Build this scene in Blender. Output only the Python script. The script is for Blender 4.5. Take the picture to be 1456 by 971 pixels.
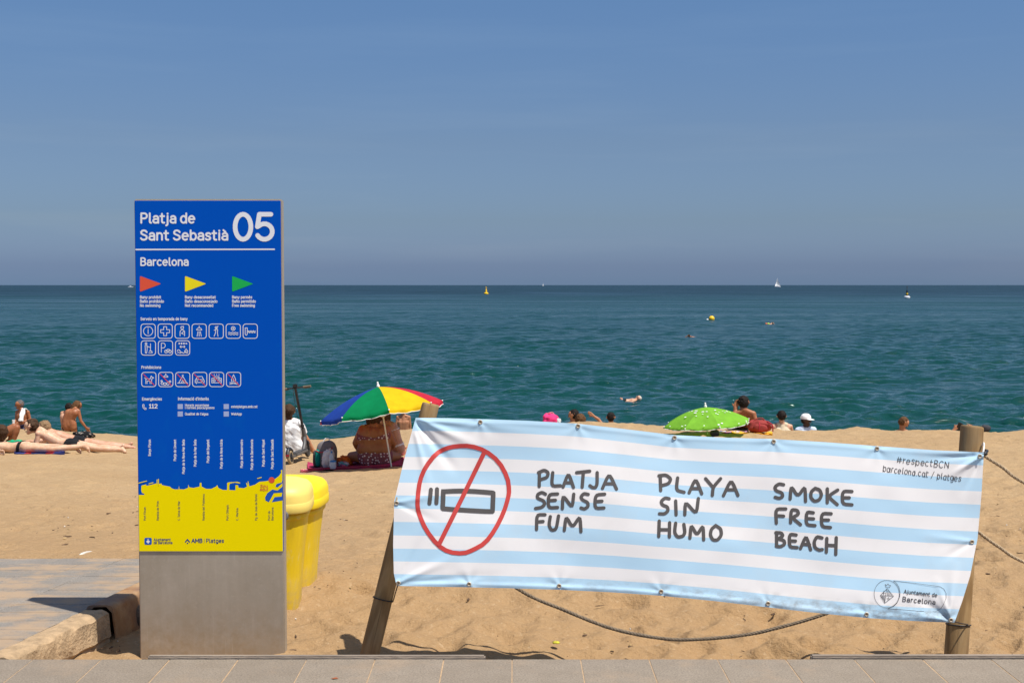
import bpy, bmesh, math, random
import numpy as np
from mathutils import Vector, Matrix, Euler, Quaternion

random.seed(7)
rng = np.random.default_rng(11)
for o in list(bpy.data.objects):
    bpy.data.objects.remove(o, do_unlink=True)
SC = bpy.context.scene
COL = SC.collection
R = math.radians

# ------------------------------------------------------------------ camera
F_PX, CX, CY = 1800.0, 728.0, 485.5          # focal length and centre in photo pixels
PITCH = R(2.55)
CAM_Z = 1.6
cam = bpy.data.cameras.new('camera')
cam.sensor_width = 36.0
cam.lens = 36.0 * F_PX / 1456.0
cam.clip_start, cam.clip_end = 0.05, 60000.0
camo = bpy.data.objects.new('camera', cam)
COL.objects.link(camo)
camo.location = (0, 0, CAM_Z)
camo.rotation_euler = (R(90) - PITCH, 0, 0)
SC.camera = camo

# ------------------------------------------------------------------ sky and sun
SUN_EL = R(66.0)
SUN_AZ = R(125.0)                              # clockwise from +Y
SUN_DIR = Vector((math.sin(SUN_AZ) * math.cos(SUN_EL), math.cos(SUN_AZ) * math.cos(SUN_EL), math.sin(SUN_EL)))
world = bpy.data.worlds.new('World')
SC.world = world
world.use_nodes = True
wn, wl = world.node_tree.nodes, world.node_tree.links
wn.clear()
wout = wn.new('ShaderNodeOutputWorld')
bg = wn.new('ShaderNodeBackground')
bg.inputs['Strength'].default_value = 0.10
sky = wn.new('ShaderNodeTexSky')
sky.sky_type = 'NISHITA'
sky.sun_disc = False
sky.sun_elevation = SUN_EL
sky.sun_rotation = SUN_AZ
sky.air_density = 1.0
sky.dust_density = 1.2
sky.ozone_density = 2.0
wgeo = wn.new('ShaderNodeNewGeometry')
wsep = wn.new('ShaderNodeSeparateXYZ')
wl.new(wgeo.outputs['Incoming'], wsep.inputs[0])
wneg = wn.new('ShaderNodeMath'); wneg.operation = 'MULTIPLY'; wneg.inputs[1].default_value = -1.0
wl.new(wsep.outputs['Z'], wneg.inputs[0])
wramp = wn.new('ShaderNodeValToRGB')           # haze band of the lower sky, by elevation only
wl.new(wneg.outputs[0], wramp.inputs['Fac'])
SKY_RAMP = [(0.0, (0.52, 0.76, 1.34)), (0.014, (0.42, 0.58, 1.06)), (0.05, (0.415, 0.52, 0.765)), (0.111, (0.45, 0.525, 0.685)), (0.218, (0.475, 0.61, 0.775)), (0.5, (0.68, 0.78, 0.88)), (0.9, (0.88, 0.90, 0.93))]
els = wramp.color_ramp.elements
els[0].position, els[0].color = SKY_RAMP[0][0], SKY_RAMP[0][1] + (1,)
els[1].position, els[1].color = SKY_RAMP[-1][0], SKY_RAMP[-1][1] + (1,)
for p_, c_ in SKY_RAMP[1:-1]:
    e_ = els.new(p_); e_.color = c_ + (1,)
wmix = wn.new('ShaderNodeMix'); wmix.data_type = 'RGBA'; wmix.blend_type = 'MULTIPLY'
wmix.inputs['Factor'].default_value = 1.0
wl.new(sky.outputs[0], wmix.inputs['A']); wl.new(wramp.outputs[0], wmix.inputs['B'])
# thin cirrus veil
wtc = wn.new('ShaderNodeTexCoord')
wmap = wn.new('ShaderNodeMapping'); wmap.inputs['Scale'].default_value = (2.2, 2.2, 26.0)
wl.new(wtc.outputs['Generated'], wmap.inputs[0])
wno = wn.new('ShaderNodeTexNoise'); wno.inputs['Scale'].default_value = 1.7; wno.inputs['Detail'].default_value = 6
wl.new(wmap.outputs[0], wno.inputs['Vector'])
wcr = wn.new('ShaderNodeMapRange'); wcr.inputs['From Min'].default_value = 0.52; wcr.inputs['From Max'].default_value = 0.8
wcr.inputs['To Min'].default_value = 0.0; wcr.inputs['To Max'].default_value = 0.34
wl.new(wno.outputs[0], wcr.inputs['Value'])
wmix2 = wn.new('ShaderNodeMix'); wmix2.data_type = 'RGBA'
wl.new(wcr.outputs[0], wmix2.inputs['Factor'])
wl.new(wmix.outputs['Result'], wmix2.inputs['A'])
wmul = wn.new('ShaderNodeMix'); wmul.data_type = 'RGBA'; wmul.blend_type = 'MULTIPLY'; wmul.inputs['Factor'].default_value = 1
wmul.inputs['B'].default_value = (1.35, 1.2, 1.08, 1)
wl.new(wmix.outputs['Result'], wmul.inputs['A']); wl.new(wmul.outputs['Result'], wmix2.inputs['B'])
wl.new(wmix2.outputs['Result'], bg.inputs['Color'])
wl.new(bg.outputs[0], wout.inputs[0])

sun = bpy.data.lights.new('sun', 'SUN')
sun.energy = 4.5
sun.angle = R(0.53)
sun.color = (1.0, 0.95, 0.87)
suno = bpy.data.objects.new('sun', sun)
COL.objects.link(suno)
suno.location = (20, -20, 40)
suno.rotation_euler = (-SUN_DIR).to_track_quat('-Z', 'Y').to_euler()

SC.view_settings.view_transform = 'Standard'
SC.view_settings.look = 'None'
SC.view_settings.exposure = 0.34
SC.view_settings.gamma = 1.0
SC.view_settings.use_curve_mapping = False
SC.render.engine = 'CYCLES'

# ------------------------------------------------------------------ helpers
_c, _s = math.cos(PITCH), math.sin(PITCH)
def ray(u, v):
    a, b = (u - CX) / F_PX, (CY - v) / F_PX
    return Vector((a, _c + b * _s, -_s + b * _c))
def at(u, v, Y):                               # point at distance Y seen at photo position (u, v)
    d = ray(u, v); t = Y / d.y
    return Vector((d.x * t, Y, CAM_Z + d.z * t))
def on(u, v, z):                               # point on the level z
    d = ray(u, v); t = (z - CAM_Z) / d.z
    return Vector((d.x * t, d.y * t, z))
def xat(u, Y):
    return (u - CX) / F_PX * Y * 1.005

def lerp_tab(x, xs, ys):
    return np.interp(x, xs, ys)

def _hash(ix, iy, seed):
    n = (ix * 374761393 + iy * 668265263 + seed * 974634777) & 0xFFFFFFFF
    n = ((n ^ (n >> 13)) * 1274126177) & 0xFFFFFFFF
    return ((n ^ (n >> 16)) & 0xFFFF) / 65535.0
def vnoise(x, y, seed=0):
    x = np.asarray(x, float); y = np.asarray(y, float)
    ix = np.floor(x).astype(np.int64); iy = np.floor(y).astype(np.int64)
    fx, fy = x - ix, y - iy
    fx = fx * fx * (3 - 2 * fx); fy = fy * fy * (3 - 2 * fy)
    a = _hash(ix, iy, seed); b = _hash(ix + 1, iy, seed)
    c = _hash(ix, iy + 1, seed); d = _hash(ix + 1, iy + 1, seed)
    return (a * (1 - fx) + b * fx) * (1 - fy) + (c * (1 - fx) + d * fx) * fy - 0.5
def fbm(x, y, seed=0, octv=4):
    r, a = 0, 1.0
    for i in range(octv):
        r = r + a * vnoise(x * 2 ** i, y * 2 ** i, seed + i); a *= 0.5
    return r

def link(o, parent=None):
    COL.objects.link(o)
    if parent is not None:
        o.parent = parent
    return o
def tag(o, label=None, cat=None, group=None, kind=None):
    if label: o['label'] = label
    if cat: o['category'] = cat
    if group: o['group'] = group
    if kind: o['kind'] = kind
    return o
def empty(name, loc, label, cat, group=None, rot=(0, 0, 0)):
    o = bpy.data.objects.new(name, None)
    o.empty_display_size = 0.1
    link(o); o.location = loc; o.rotation_euler = rot
    return tag(o, label, cat, group)
def copy_tree(o, parent=None):
    c = o.copy(); COL.objects.link(c); c.parent = parent
    for ch in list(o.children):
        if ch is not c:
            copy_tree(ch, c)
    return c

class MB:
    """collects shapes and links them as one mesh object"""
    def __init__(s):
        s.v, s.f, s.uv = [], [], None
    def add(s, vs, fs):
        n = len(s.v)
        s.v += [tuple(p) for p in vs]
        s.f += [tuple(i + n for i in f) for f in fs]
        return s
    def box(s, c, d, rot=None, bev=0.0):
        hx, hy, hz = d[0] / 2, d[1] / 2, d[2] / 2
        c = Vector(c); m = rot.to_matrix() if rot is not None else None
        if bev > 0:
            b = min(bev, hx * .98, hy * .98, hz * .98)
            bm = bmesh.new()
            bmesh.ops.create_cube(bm, size=1)
            for w in bm.verts: w.co = Vector((w.co.x * hx * 2, w.co.y * hy * 2, w.co.z * hz * 2))
            bmesh.ops.bevel(bm, geom=bm.edges[:], offset=b, segments=2, affect='EDGES')
            bm.verts.index_update()
            vs = [w.co.copy() for w in bm.verts]; fs = [[w.index for w in f.verts] for f in bm.faces]
            bm.free()
        else:
            vs = [Vector((x, y, z)) for x in (-hx, hx) for y in (-hy, hy) for z in (-hz, hz)]
            fs = [(0, 1, 3, 2), (4, 6, 7, 5), (0, 4, 5, 1), (2, 3, 7, 6), (0, 2, 6, 4), (1, 5, 7, 3)]
        vs = [(m @ p if m else p) + c for p in vs]
        return s.add(vs, fs)
    def tube(s, pts, rad, n=10, caps=True):
        pts = [Vector(p) for p in pts]
        if not hasattr(rad, '__len__'): rad = [rad] * len(pts)
        vs, fs = [], []
        ref = None
        for i, p in enumerate(pts):
            t = (pts[min(i + 1, len(pts) - 1)] - pts[max(i - 1, 0)])
            t = t.normalized() if t.length > 1e-9 else Vector((0, 0, 1))
            if ref is None:
                ref = t.orthogonal().normalized()
            else:
                ref = (ref - t * ref.dot(t))
                ref = ref.normalized() if ref.length > 1e-6 else t.orthogonal().normalized()
            b = t.cross(ref)
            for k in range(n):
                a = 2 * math.pi * k / n
                vs.append(p + (ref * math.cos(a) + b * math.sin(a)) * rad[i])
        for i in range(len(pts) - 1):
            for k in range(n):
                k2 = (k + 1) % n
                fs.append((i * n + k, i * n + k2, (i + 1) * n + k2, (i + 1) * n + k))
        if caps:
            fs.append(tuple(range(n))[::-1]); fs.append(tuple((len(pts) - 1) * n + k for k in range(n)))
        return s.add(vs, fs)
    def lathe(s, prof, c=(0, 0, 0), n=24, sx=1, sy=1, ex=2.0):
        """prof: (radius, z) list round the z axis; ex > 2 gives a rounded square"""
        c = Vector(c); vs, fs = [], []
        for r, z in prof:
            for k in range(n):
                a = 2 * math.pi * k / n
                ca, sa = math.cos(a), math.sin(a)
                q = (abs(ca) ** ex + abs(sa) ** ex) ** (-1 / ex)
                vs.append(c + Vector((r * q * ca * sx, r * q * sa * sy, z)))
        m = len(prof)
        for i in range(m - 1):
            for k in range(n):
                k2 = (k + 1) % n
                fs.append((i * n + k, i * n + k2, (i + 1) * n + k2, (i + 1) * n + k))
        fs.append(tuple(range(n))[::-1]); fs.append(tuple((m - 1) * n + k for k in range(n)))
        return s.add(vs, fs)
    def ball(s, c, r, n=12, sc=(1, 1, 1)):
        prof = [(max(1e-4, math.sin(math.pi * i / n)) * r, -math.cos(math.pi * i / n) * r) for i in range(n + 1)]
        k = len(s.v)
        s.lathe(prof, (0, 0, 0), n * 2)
        for i in range(k, len(s.v)):
            p = s.v[i]; s.v[i] = (p[0] * sc[0] + c[0], p[1] * sc[1] + c[1], p[2] * sc[2] + c[2])
        return s
    def build(s, name, mat=None, parent=None, smooth=False, origin=None):
        me = bpy.data.meshes.new(name)
        vs = s.v
        if origin is not None:
            o_ = Vector(origin); vs = [tuple(Vector(p) - o_) for p in vs]
        me.from_pydata(vs, [], s.f)
        me.update()
        if smooth is True:
            me.polygons.foreach_set('use_smooth', [True] * len(me.polygons))
        elif smooth:
            me.polygons.foreach_set('use_smooth', [True] * len(me.polygons))
            me.set_sharp_from_angle(angle=R(smooth))
        if mat: me.materials.append(mat)
        o = bpy.data.objects.new(name, me)
        link(o, parent)
        if origin is not None: o.location = origin
        return o

def np_mesh(name, V, Fq, mat, smooth=True, uv=None):
    me = bpy.data.meshes.new(name)
    me.vertices.add(len(V)); me.vertices.foreach_set('co', np.asarray(V, np.float32).ravel())
    nf, k = Fq.shape
    me.loops.add(nf * k); me.loops.foreach_set('vertex_index', Fq.astype(np.int32).ravel())
    me.polygons.add(nf)
    me.polygons.foreach_set('loop_start', np.arange(0, nf * k, k, dtype=np.int32))
    try: me.polygons.foreach_set('loop_total', np.full(nf, k, dtype=np.int32))
    except Exception: pass
    me.polygons.foreach_set('use_smooth', np.full(nf, smooth))
    me.update(calc_edges=True)
    if uv is not None:
        l = me.uv_layers.new(name='UVMap')
        l.data.foreach_set('uv', uv[Fq.ravel()].astype(np.float32).ravel())
    me.validate()
    if mat: me.materials.append(mat)
    return bpy.data.objects.new(name, me)
def grid_faces(nr, nc):
    i = np.arange((nr - 1) * (nc - 1)); r = i // (nc - 1); c = i % (nc - 1)
    a = r * nc + c
    return np.stack([a, a + 1, a + nc + 1, a + nc], 1)

# ------------------------------------------------------------------ materials
def mat_new(name):
    m = bpy.data.materials.new(name); m.use_nodes = True
    nt = m.node_tree
    return m, nt.nodes, nt.links, nt.nodes['Principled BSDF']
def setp(b, **k):
    names = {'col': 'Base Color', 'rough': 'Roughness', 'metal': 'Metallic', 'spec': 'Specular IOR Level', 'ior': 'IOR', 'sss': 'Subsurface Weight', 'trans': 'Transmission Weight', 'alpha': 'Alpha', 'coat': 'Coat Weight'}
    for kk, vv in k.items():
        if kk == 'col' and len(vv) == 3: vv = tuple(vv) + (1,)
        b.inputs[names[kk]].default_value = vv
def plain(name, col, rough=0.6, metal=0.0, var=0.12, scale=6.0, bump=0.0, bscale=80.0, spec=0.5, stretch=(1, 1, 1), detail=4):
    """colour with soft wear and a fine relief"""
    m, n, l, b = mat_new(name)
    setp(b, col=col, rough=rough, metal=metal, spec=spec)
    tc = n.new('ShaderNodeTexCoord'); mp = n.new('ShaderNodeMapping')
    mp.inputs['Scale'].default_value = stretch
    l.new(tc.outputs['Object'], mp.inputs[0])
    no = n.new('ShaderNodeTexNoise'); no.inputs['Scale'].default_value = scale; no.inputs['Detail'].default_value = detail
    l.new(mp.outputs[0], no.inputs['Vector'])
    mr = n.new('ShaderNodeMapRange'); mr.inputs['From Min'].default_value = 0.25; mr.inputs['From Max'].default_value = 0.75
    mr.inputs['To Min'].default_value = 1 - var; mr.inputs['To Max'].default_value = 1 + var
    l.new(no.outputs[0], mr.inputs['Value'])
    mx = n.new('ShaderNodeMix'); mx.data_type = 'RGBA'; mx.blend_type = 'MULTIPLY'; mx.inputs['Factor'].default_value = 1
    mx.inputs['A'].default_value = tuple(col) + (1,)
    l.new(mr.outputs[0], mx.inputs['B']); l.new(mx.outputs['Result'], b.inputs['Base Color'])
    if bump > 0:
        n2 = n.new('ShaderNodeTexNoise'); n2.inputs['Scale'].default_value = bscale; n2.inputs['Detail'].default_value = 4
        l.new(mp.outputs[0], n2.inputs['Vector'])
        bp = n.new('ShaderNodeBump'); bp.inputs['Strength'].default_value = bump; bp.inputs['Distance'].default_value = 0.01
        l.new(n2.outputs[0], bp.inputs['Height']); l.new(bp.outputs[0], b.inputs['Normal'])
    return m
def nodes_noise(n, l, vec, scale, detail=4, rough=0.5):
    t = n.new('ShaderNodeTexNoise'); t.inputs['Scale'].default_value = scale; t.inputs['Detail'].default_value = detail
    t.inputs['Roughness'].default_value = rough
    if vec is not None: l.new(vec, t.inputs['Vector'])
    return t.outputs[0]
def nodes_range(n, l, val, a, b, c, d):
    t = n.new('ShaderNodeMapRange')
    for k, x in zip(('From Min', 'From Max', 'To Min', 'To Max'), (a, b, c, d)): t.inputs[k].default_value = x
    l.new(val, t.inputs['Value']); return t.outputs[0]
def nodes_mix(n, l, fac, A, B, mode='MIX'):
    t = n.new('ShaderNodeMix'); t.data_type = 'RGBA'; t.blend_type = mode
    for key, x in (('Factor', fac), ('A', A), ('B', B)):
        if isinstance(x, (int, float)): t.inputs[key].default_value = x if key == 'Factor' else (x, x, x, 1)
        elif isinstance(x, tuple): t.inputs[key].default_value = tuple(x) + (1,) if len(x) == 3 else x
        else: l.new(x, t.inputs[key])
    return t.outputs['Result']
def nodes_bump(n, l, b, h, strength, dist=0.01, prev=None):
    t = n.new('ShaderNodeBump'); t.inputs['Strength'].default_value = strength; t.inputs['Distance'].default_value = dist
    l.new(h, t.inputs['Height'])
    if prev is not None: l.new(prev, t.inputs['Normal'])
    if b is not None: l.new(t.outputs[0], b.inputs['Normal'])
    return t.outputs[0]
def nodes_map(n, l, out='Object', scale=(1, 1, 1)):
    tc = n.new('ShaderNodeTexCoord'); mp = n.new('ShaderNodeMapping'); mp.inputs['Scale'].default_value = scale
    l.new(tc.outputs[out], mp.inputs[0]); return mp.outputs[0]

def m_sand():
    m, n, l, b = mat_new('sand')
    setp(b, rough=0.95, spec=0.15)
    v = nodes_map(n, l)
    big = nodes_noise(n, l, v, 0.55, 5)
    mid = nodes_noise(n, l, v, 6.0, 6, 0.6)
    fine = nodes_noise(n, l, v, 160.0, 3, 0.7)
    c = nodes_mix(n, l, nodes_range(n, l, big, .3, .7, 0, 1), (0.425, 0.288, 0.148), (0.485, 0.342, 0.186))
    sy = n.new('ShaderNodeSeparateXYZ'); l.new(v, sy.inputs[0])
    c = nodes_mix(n, l, nodes_range(n, l, sy.outputs['Y'], 6.5, 13, .75, 0), c, (0.35, 0.216, 0.102))   # sand colour turns browner towards the promenade
    c = nodes_mix(n, l, nodes_range(n, l, mid, .45, .75, 0, .5), c, (0.34, 0.22, 0.115))
    c = nodes_mix(n, l, nodes_range(n, l, fine, .3, .7, 0, .55), c, (0.29, 0.18, 0.095))
    fleck = n.new('ShaderNodeTexVoronoi'); fleck.inputs['Scale'].default_value = 55.0; l.new(v, fleck.inputs['Vector'])
    c = nodes_mix(n, l, nodes_range(n, l, fleck.outputs['Distance'], .06, .16, .5, 0), c, (0.13, 0.08, 0.045))
    c = nodes_mix(n, l, nodes_range(n, l, nodes_noise(n, l, v, 42.0, 5, .7), .5, .72, 0, .45), c, (0.24, 0.145, 0.07))
    c = nodes_mix(n, l, nodes_range(n, l, nodes_noise(n, l, v, 33.0, 5, .7), .56, .75, 0, .5), c, (0.56, 0.42, 0.27))
    l.new(c, b.inputs['Base Color'])
    h1 = nodes_noise(n, l, v, 14.0, 5, 0.6)
    p = nodes_bump(n, l, None, h1, 0.7, 0.035)
    p = nodes_bump(n, l, None, nodes_noise(n, l, v, 55.0, 4, .65), 0.7, 0.010, p)
    nodes_bump(n, l, b, fine, 0.5, 0.006, p)
    return m
def m_water():
    m, n, l, b = mat_new('sea_water')
    setp(b, col=(0.003, 0.040, 0.036), rough=0.10, ior=1.333)
    tc = n.new('ShaderNodeTexCoord')
    mp = n.new('ShaderNodeMapping'); mp.inputs['Scale'].default_value = (0.6, 1.0, 1); l.new(tc.outputs['Object'], mp.inputs[0])
    a = nodes_noise(n, l, mp.outputs[0], 4.0, 5, 0.65)
    c = nodes_noise(n, l, mp.outputs[0], 1.5, 5, 0.6)
    sw = nodes_noise(n, l, mp.outputs[0], 0.22, 4, 0.6)
    p0 = nodes_bump(n, l, None, sw, 1.0, 0.75)
    p = nodes_bump(n, l, None, c, 1.0, 0.15, p0)
    nodes_bump(n, l, b, a, 1.0, 0.06, p)
    # water turns bluer and deeper away from the shore
    sp = n.new('ShaderNodeSeparateXYZ'); l.new(tc.outputs['Object'], sp.inputs[0])
    far = nodes_range(n, l, sp.outputs['Y'], 60, 700, 0, 1)
    big = nodes_noise(n, l, mp.outputs[0], 0.012, 4)
    lg = n.new('ShaderNodeMath'); lg.operation = 'LOGARITHM'; lg.inputs[1].default_value = 10; l.new(sp.outputs['Y'], lg.inputs[0])
    mg = n.new('ShaderNodeMapping'); mg.inputs['Scale'].default_value = (.012, .05, 1); l.new(tc.outputs['Object'], mg.inputs[0])
    gu_ = nodes_range(n, l, nodes_noise(n, l, mg.outputs[0], 1.0, 6, .68), .35, .65, .55, 1.6)        # gusts roughen the surface in streaks
    rm = n.new('ShaderNodeMath'); rm.operation = 'MULTIPLY'; l.new(nodes_range(n, l, lg.outputs[0], 1.85, 3.0, .06, .44), rm.inputs[0]); l.new(gu_, rm.inputs[1])
    l.new(rm.outputs[0], b.inputs['Roughness'])      # unresolved ripples far out
    col = nodes_mix(n, l, far, (0.001, 0.043, 0.033), (0.003, 0.022, 0.034))
    col = nodes_mix(n, l, nodes_range(n, l, big, .4, .7, 0, .4), col, (0.003, 0.032, 0.040))
    l.new(col, b.inputs['Base Color'])
    return m
def m_slab(name, ca, cb, sandy=0.0, sc=1.0):
    m, n, l, b = mat_new(name)
    setp(b, rough=0.85, spec=0.25)
    tc = n.new('ShaderNodeTexCoord'); geo = n.new('ShaderNodeNewGeometry')
    oi = n.new('ShaderNodeObjectInfo')
    pos = geo.outputs['Position']
    fine = nodes_noise(n, l, pos, 120.0, 3, 0.75)
    mid = nodes_noise(n, l, pos, 9.0, 5, 0.6)
    c = nodes_mix(n, l, nodes_range(n, l, mid, .3, .7, 0, 1), ca, cb)
    c = nodes_mix(n, l, nodes_range(n, l, oi.outputs['Random'], 0, 1, 0, .35), c, tuple(x * .78 for x in ca))
    c = nodes_mix(n, l, nodes_range(n, l, fine, .42, .68, 0, .75), c, tuple(x * .5 for x in ca))
    c = nodes_mix(n, l, nodes_range(n, l, nodes_noise(n, l, pos, 150.0, 3, .75), .58, .72, 0, .6), c, tuple(min(1, x * 1.7) for x in ca))
    c = nodes_mix(n, l, nodes_range(n, l, nodes_noise(n, l, pos, 2.3, 6, .7), .52, .72, 0, .45), c, (0.37, 0.26, 0.165))
    if sandy > 0:
        mp = n.new('ShaderNodeMapping'); mp.inputs['Scale'].default_value = (1.0, 2.0, 1.0); l.new(pos, mp.inputs[0])
        s = nodes_noise(n, l, mp.outputs[0], 3.2, 8, 0.68)
        c = nodes_mix(n, l, nodes_range(n, l, s, .60 - .14 * sandy, .70 - .1 * sandy, 0, .8), c, (0.38, 0.265, 0.165))
    l.new(c, b.inputs['Base Color'])
    nodes_bump(n, l, b, fine, 0.35, 0.004)
    return m
def m_wood():
    m, n, l, b = mat_new('weathered_pine')
    setp(b, rough=0.8, spec=0.2)
    v = nodes_map(n, l, 'Object', (9, 9, 0.9))
    g = nodes_noise(n, l, v, 3.0, 6, 0.65)
    w = n.new('ShaderNodeTexWave'); w.wave_type = 'RINGS'; w.inputs['Scale'].default_value = 1.1; w.inputs['Distortion'].default_value = 9.0
    w.inputs['Detail'].default_value = 3; w.inputs['Detail Scale'].default_value = 1.2
    v2 = nodes_map(n, l, 'Object', (7, 7, 0.8)); l.new(v2, w.inputs['Vector'])
    c = nodes_mix(n, l, nodes_range(n, l, g, .3, .7, 0, 1), (0.27, 0.16, 0.065), (0.46, 0.30, 0.14))
    c = nodes_mix(n, l, nodes_range(n, l, w.outputs['Fac'], .3, .9, 0, .55), c, (0.19, 0.105, 0.04))
    gr = nodes_noise(n, l, nodes_map(n, l, 'Object', (3, 3, 1.2)), 2.2, 4)
    c = nodes_mix(n, l, nodes_range(n, l, gr, .48, .7, 0, .55), c, (0.30, 0.24, 0.15))
    crack = nodes_noise(n, l, nodes_map(n, l, 'Object', (40, 40, 1.0)), 2.0, 3)
    c = nodes_mix(n, l, nodes_range(n, l, crack, .62, .7, 0, .7), c, (0.07, 0.042, 0.02))
    l.new(c, b.inputs['Base Color'])
    p = nodes_bump(n, l, None, crack, 0.5, 0.004)
    nodes_bump(n, l, b, g, 0.4, 0.005, p)
    return m
def m_steel():
    m, n, l, b = mat_new('dusty_stainless_steel')
    setp(b, rough=0.55, metal=0.55)
    v = nodes_map(n, l, 'Object', (11, 11, 0.5))
    st = nodes_noise(n, l, v, 2.0, 7, 0.7)
    cl = nodes_noise(n, l, nodes_map(n, l), 3.2, 6, 0.62)
    c = nodes_mix(n, l, nodes_range(n, l, st, .3, .7, 0, 1), (0.49, 0.425, 0.335), (0.56, 0.49, 0.395))
    c = nodes_mix(n, l, nodes_range(n, l, cl, .40, .66, 0, .75), c, (0.40, 0.335, 0.25))
    c = nodes_mix(n, l, nodes_range(n, l, nodes_noise(n, l, nodes_map(n, l), 46, 5, .7), .55, .75, 0, .45), c, (0.62, 0.56, 0.47))
    sp = n.new('ShaderNodeSeparateXYZ'); l.new(nodes_map(n, l), sp.inputs[0])
    low = nodes_range(n, l, sp.outputs['Z'], 0.08, 0.30, .8, 0)          # wind-blown sand stuck to the foot
    ml = n.new('ShaderNodeMath'); ml.operation = 'MULTIPLY'
    l.new(low, ml.inputs[0]); l.new(nodes_range(n, l, nodes_noise(n, l, nodes_map(n, l), 16, 5, .7), .35, .62, 0, 1), ml.inputs[1])
    c = nodes_mix(n, l, ml.outputs[0], c, (0.42, 0.33, 0.22))
    l.new(c, b.inputs['Base Color'])
    l.new(nodes_range(n, l, cl, .3, .7, .42, .72), b.inputs['Roughness'])
    sc_ = nodes_noise(n, l, nodes_map(n, l, 'Object', (90, 90, 3.5)), 1.0, 3, .6)
    c2 = nodes_mix(n, l, nodes_range(n, l, sc_, .66, .72, 0, .35), c, (0.66, 0.60, 0.52))       # fine scratches
    c2 = nodes_mix(n, l, nodes_range(n, l, nodes_noise(n, l, nodes_map(n, l, 'Object', (30, 30, 10)), 1.0, 5, .7), .66, .74, 0, .5), c2, (0.27, 0.21, 0.15))   # spots
    l.new(c2, b.inputs['Base Color'])
    nodes_bump(n, l, b, st, 0.06, 0.002)
    return m
def m_rust():
    m, n, l, b = mat_new('rusty_steel')
    setp(b, rough=0.7, metal=0.1)
    v = nodes_map(n, l)
    a = nodes_noise(n, l, v, 9, 6, .65)
    c = nodes_mix(n, l, nodes_range(n, l, a, .35, .65, 0, 1), (0.30, 0.145, 0.055), (0.42, 0.27, 0.14))
    c = nodes_mix(n, l, nodes_range(n, l, nodes_noise(n, l, v, 4, 4), .45, .62, 0, .8), c, (0.16, 0.10, 0.075))
    l.new(c, b.inputs['Base Color'])
    nodes_bump(n, l, b, a, .5, .01)
    return m
def m_plaincol(name, col, rough=0.5, **k): return plain(name, col, rough, **k)
def m_panel(name, col, fade):
    m, n, l, b = mat_new(name)
    setp(b, rough=0.42, spec=0.06)
    v = nodes_map(n, l)
    a = nodes_noise(n, l, nodes_map(n, l, 'Object', (1, 1, .55)), 9.0, 5, .6)
    c = nodes_mix(n, l, nodes_range(n, l, a, .58, .78, 0, .45), tuple(col), tuple(fade))
    l.new(c, b.inputs['Base Color'])
    return m
def m_banner():
    m, n, l, b = mat_new('striped_banner_fabric')
    setp(b, rough=0.62, spec=0.25)
    tc = n.new('ShaderNodeTexCoord'); sp = n.new('ShaderNodeSeparateXYZ'); l.new(tc.outputs['UV'], sp.inputs[0])
    mu = n.new('ShaderNodeMath'); mu.operation = 'MULTIPLY'; mu.inputs[1].default_value = 6.5; l.new(sp.outputs['Y'], mu.inputs[0])
    fr = n.new('ShaderNodeMath'); fr.operation = 'FRACT'; l.new(mu.outputs[0], fr.inputs[0])
    lt = n.new('ShaderNodeMath'); lt.operation = 'LESS_THAN'; lt.inputs[1].default_value = 0.5; l.new(fr.outputs[0], lt.inputs[0])
    c = nodes_mix(n, l, lt.outputs[0], (0.88, 0.86, 0.85), (0.50, 0.73, 0.90))
    v = nodes_map(n, l, 'Object', (1.2, 1, 1))
    d1 = nodes_noise(n, l, v, 2.3, 6, .65)
    c = nodes_mix(n, l, nodes_range(n, l, d1, .52, .75, 0, .25), c, (0.62, 0.58, 0.54))
    # road grime along the lower hem and towards the right-hand foot
    bot = nodes_range(n, l, sp.outputs['Y'], .90, .965, 0, 1)
    d2 = nodes_noise(n, l, nodes_map(n, l, 'Object', (3, 1, 6)), 5.0, 6, .7)
    ml = n.new('ShaderNodeMath'); ml.operation = 'MULTIPLY'; l.new(bot, ml.inputs[0]); l.new(nodes_range(n, l, d2, .42, .66, 0, .75), ml.inputs[1])
    right = nodes_range(n, l, sp.outputs['X'], .15, .9, .15, 1)
    m2 = n.new('ShaderNodeMath'); m2.operation = 'MULTIPLY'; l.new(ml.outputs[0], m2.inputs[0]); l.new(right, m2.inputs[1])
    c = nodes_mix(n, l, m2.outputs[0], c, (0.20, 0.165, 0.13))
    l.new(c, b.inputs['Base Color'])
    weave = n.new('ShaderNodeTexNoise'); weave.inputs['Scale'].default_value = 420; l.new(v, weave.inputs['Vector'])
    nodes_bump(n, l, b, weave.outputs[0], .12, .001)
    tr = n.new('ShaderNodeBsdfTranslucent'); l.new(c, tr.inputs['Color'])
    ms = n.new('ShaderNodeMixShader'); ms.inputs[0].default_value = 0.22
    out = n['Material Output']
    l.new(b.outputs[0], ms.inputs[1]); l.new(tr.outputs[0], ms.inputs[2]); l.new(ms.outputs[0], out.inputs[0])
    return m
def m_skin(name, col, red=(1.06, .86, .74)):
    m, n, l, b = mat_new(name)
    setp(b, rough=0.5, spec=0.4)
    v = nodes_map(n, l)
    a = nodes_noise(n, l, v, 9, 6, .65)
    dark = tuple(min(1, c * r * .8) for c, r in zip(col, red))
    c = nodes_mix(n, l, nodes_range(n, l, a, .35, .65, 0, .9), tuple(min(1, x * 1.1) for x in col), dark)
    l.new(c, b.inputs['Base Color'])
    b.inputs['Subsurface Weight'].default_value = 0.12
    b.inputs['Subsurface Radius'].default_value = (0.012, 0.004, 0.002)
    b.inputs['Subsurface Scale'].default_value = 1.0
    return m
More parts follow.
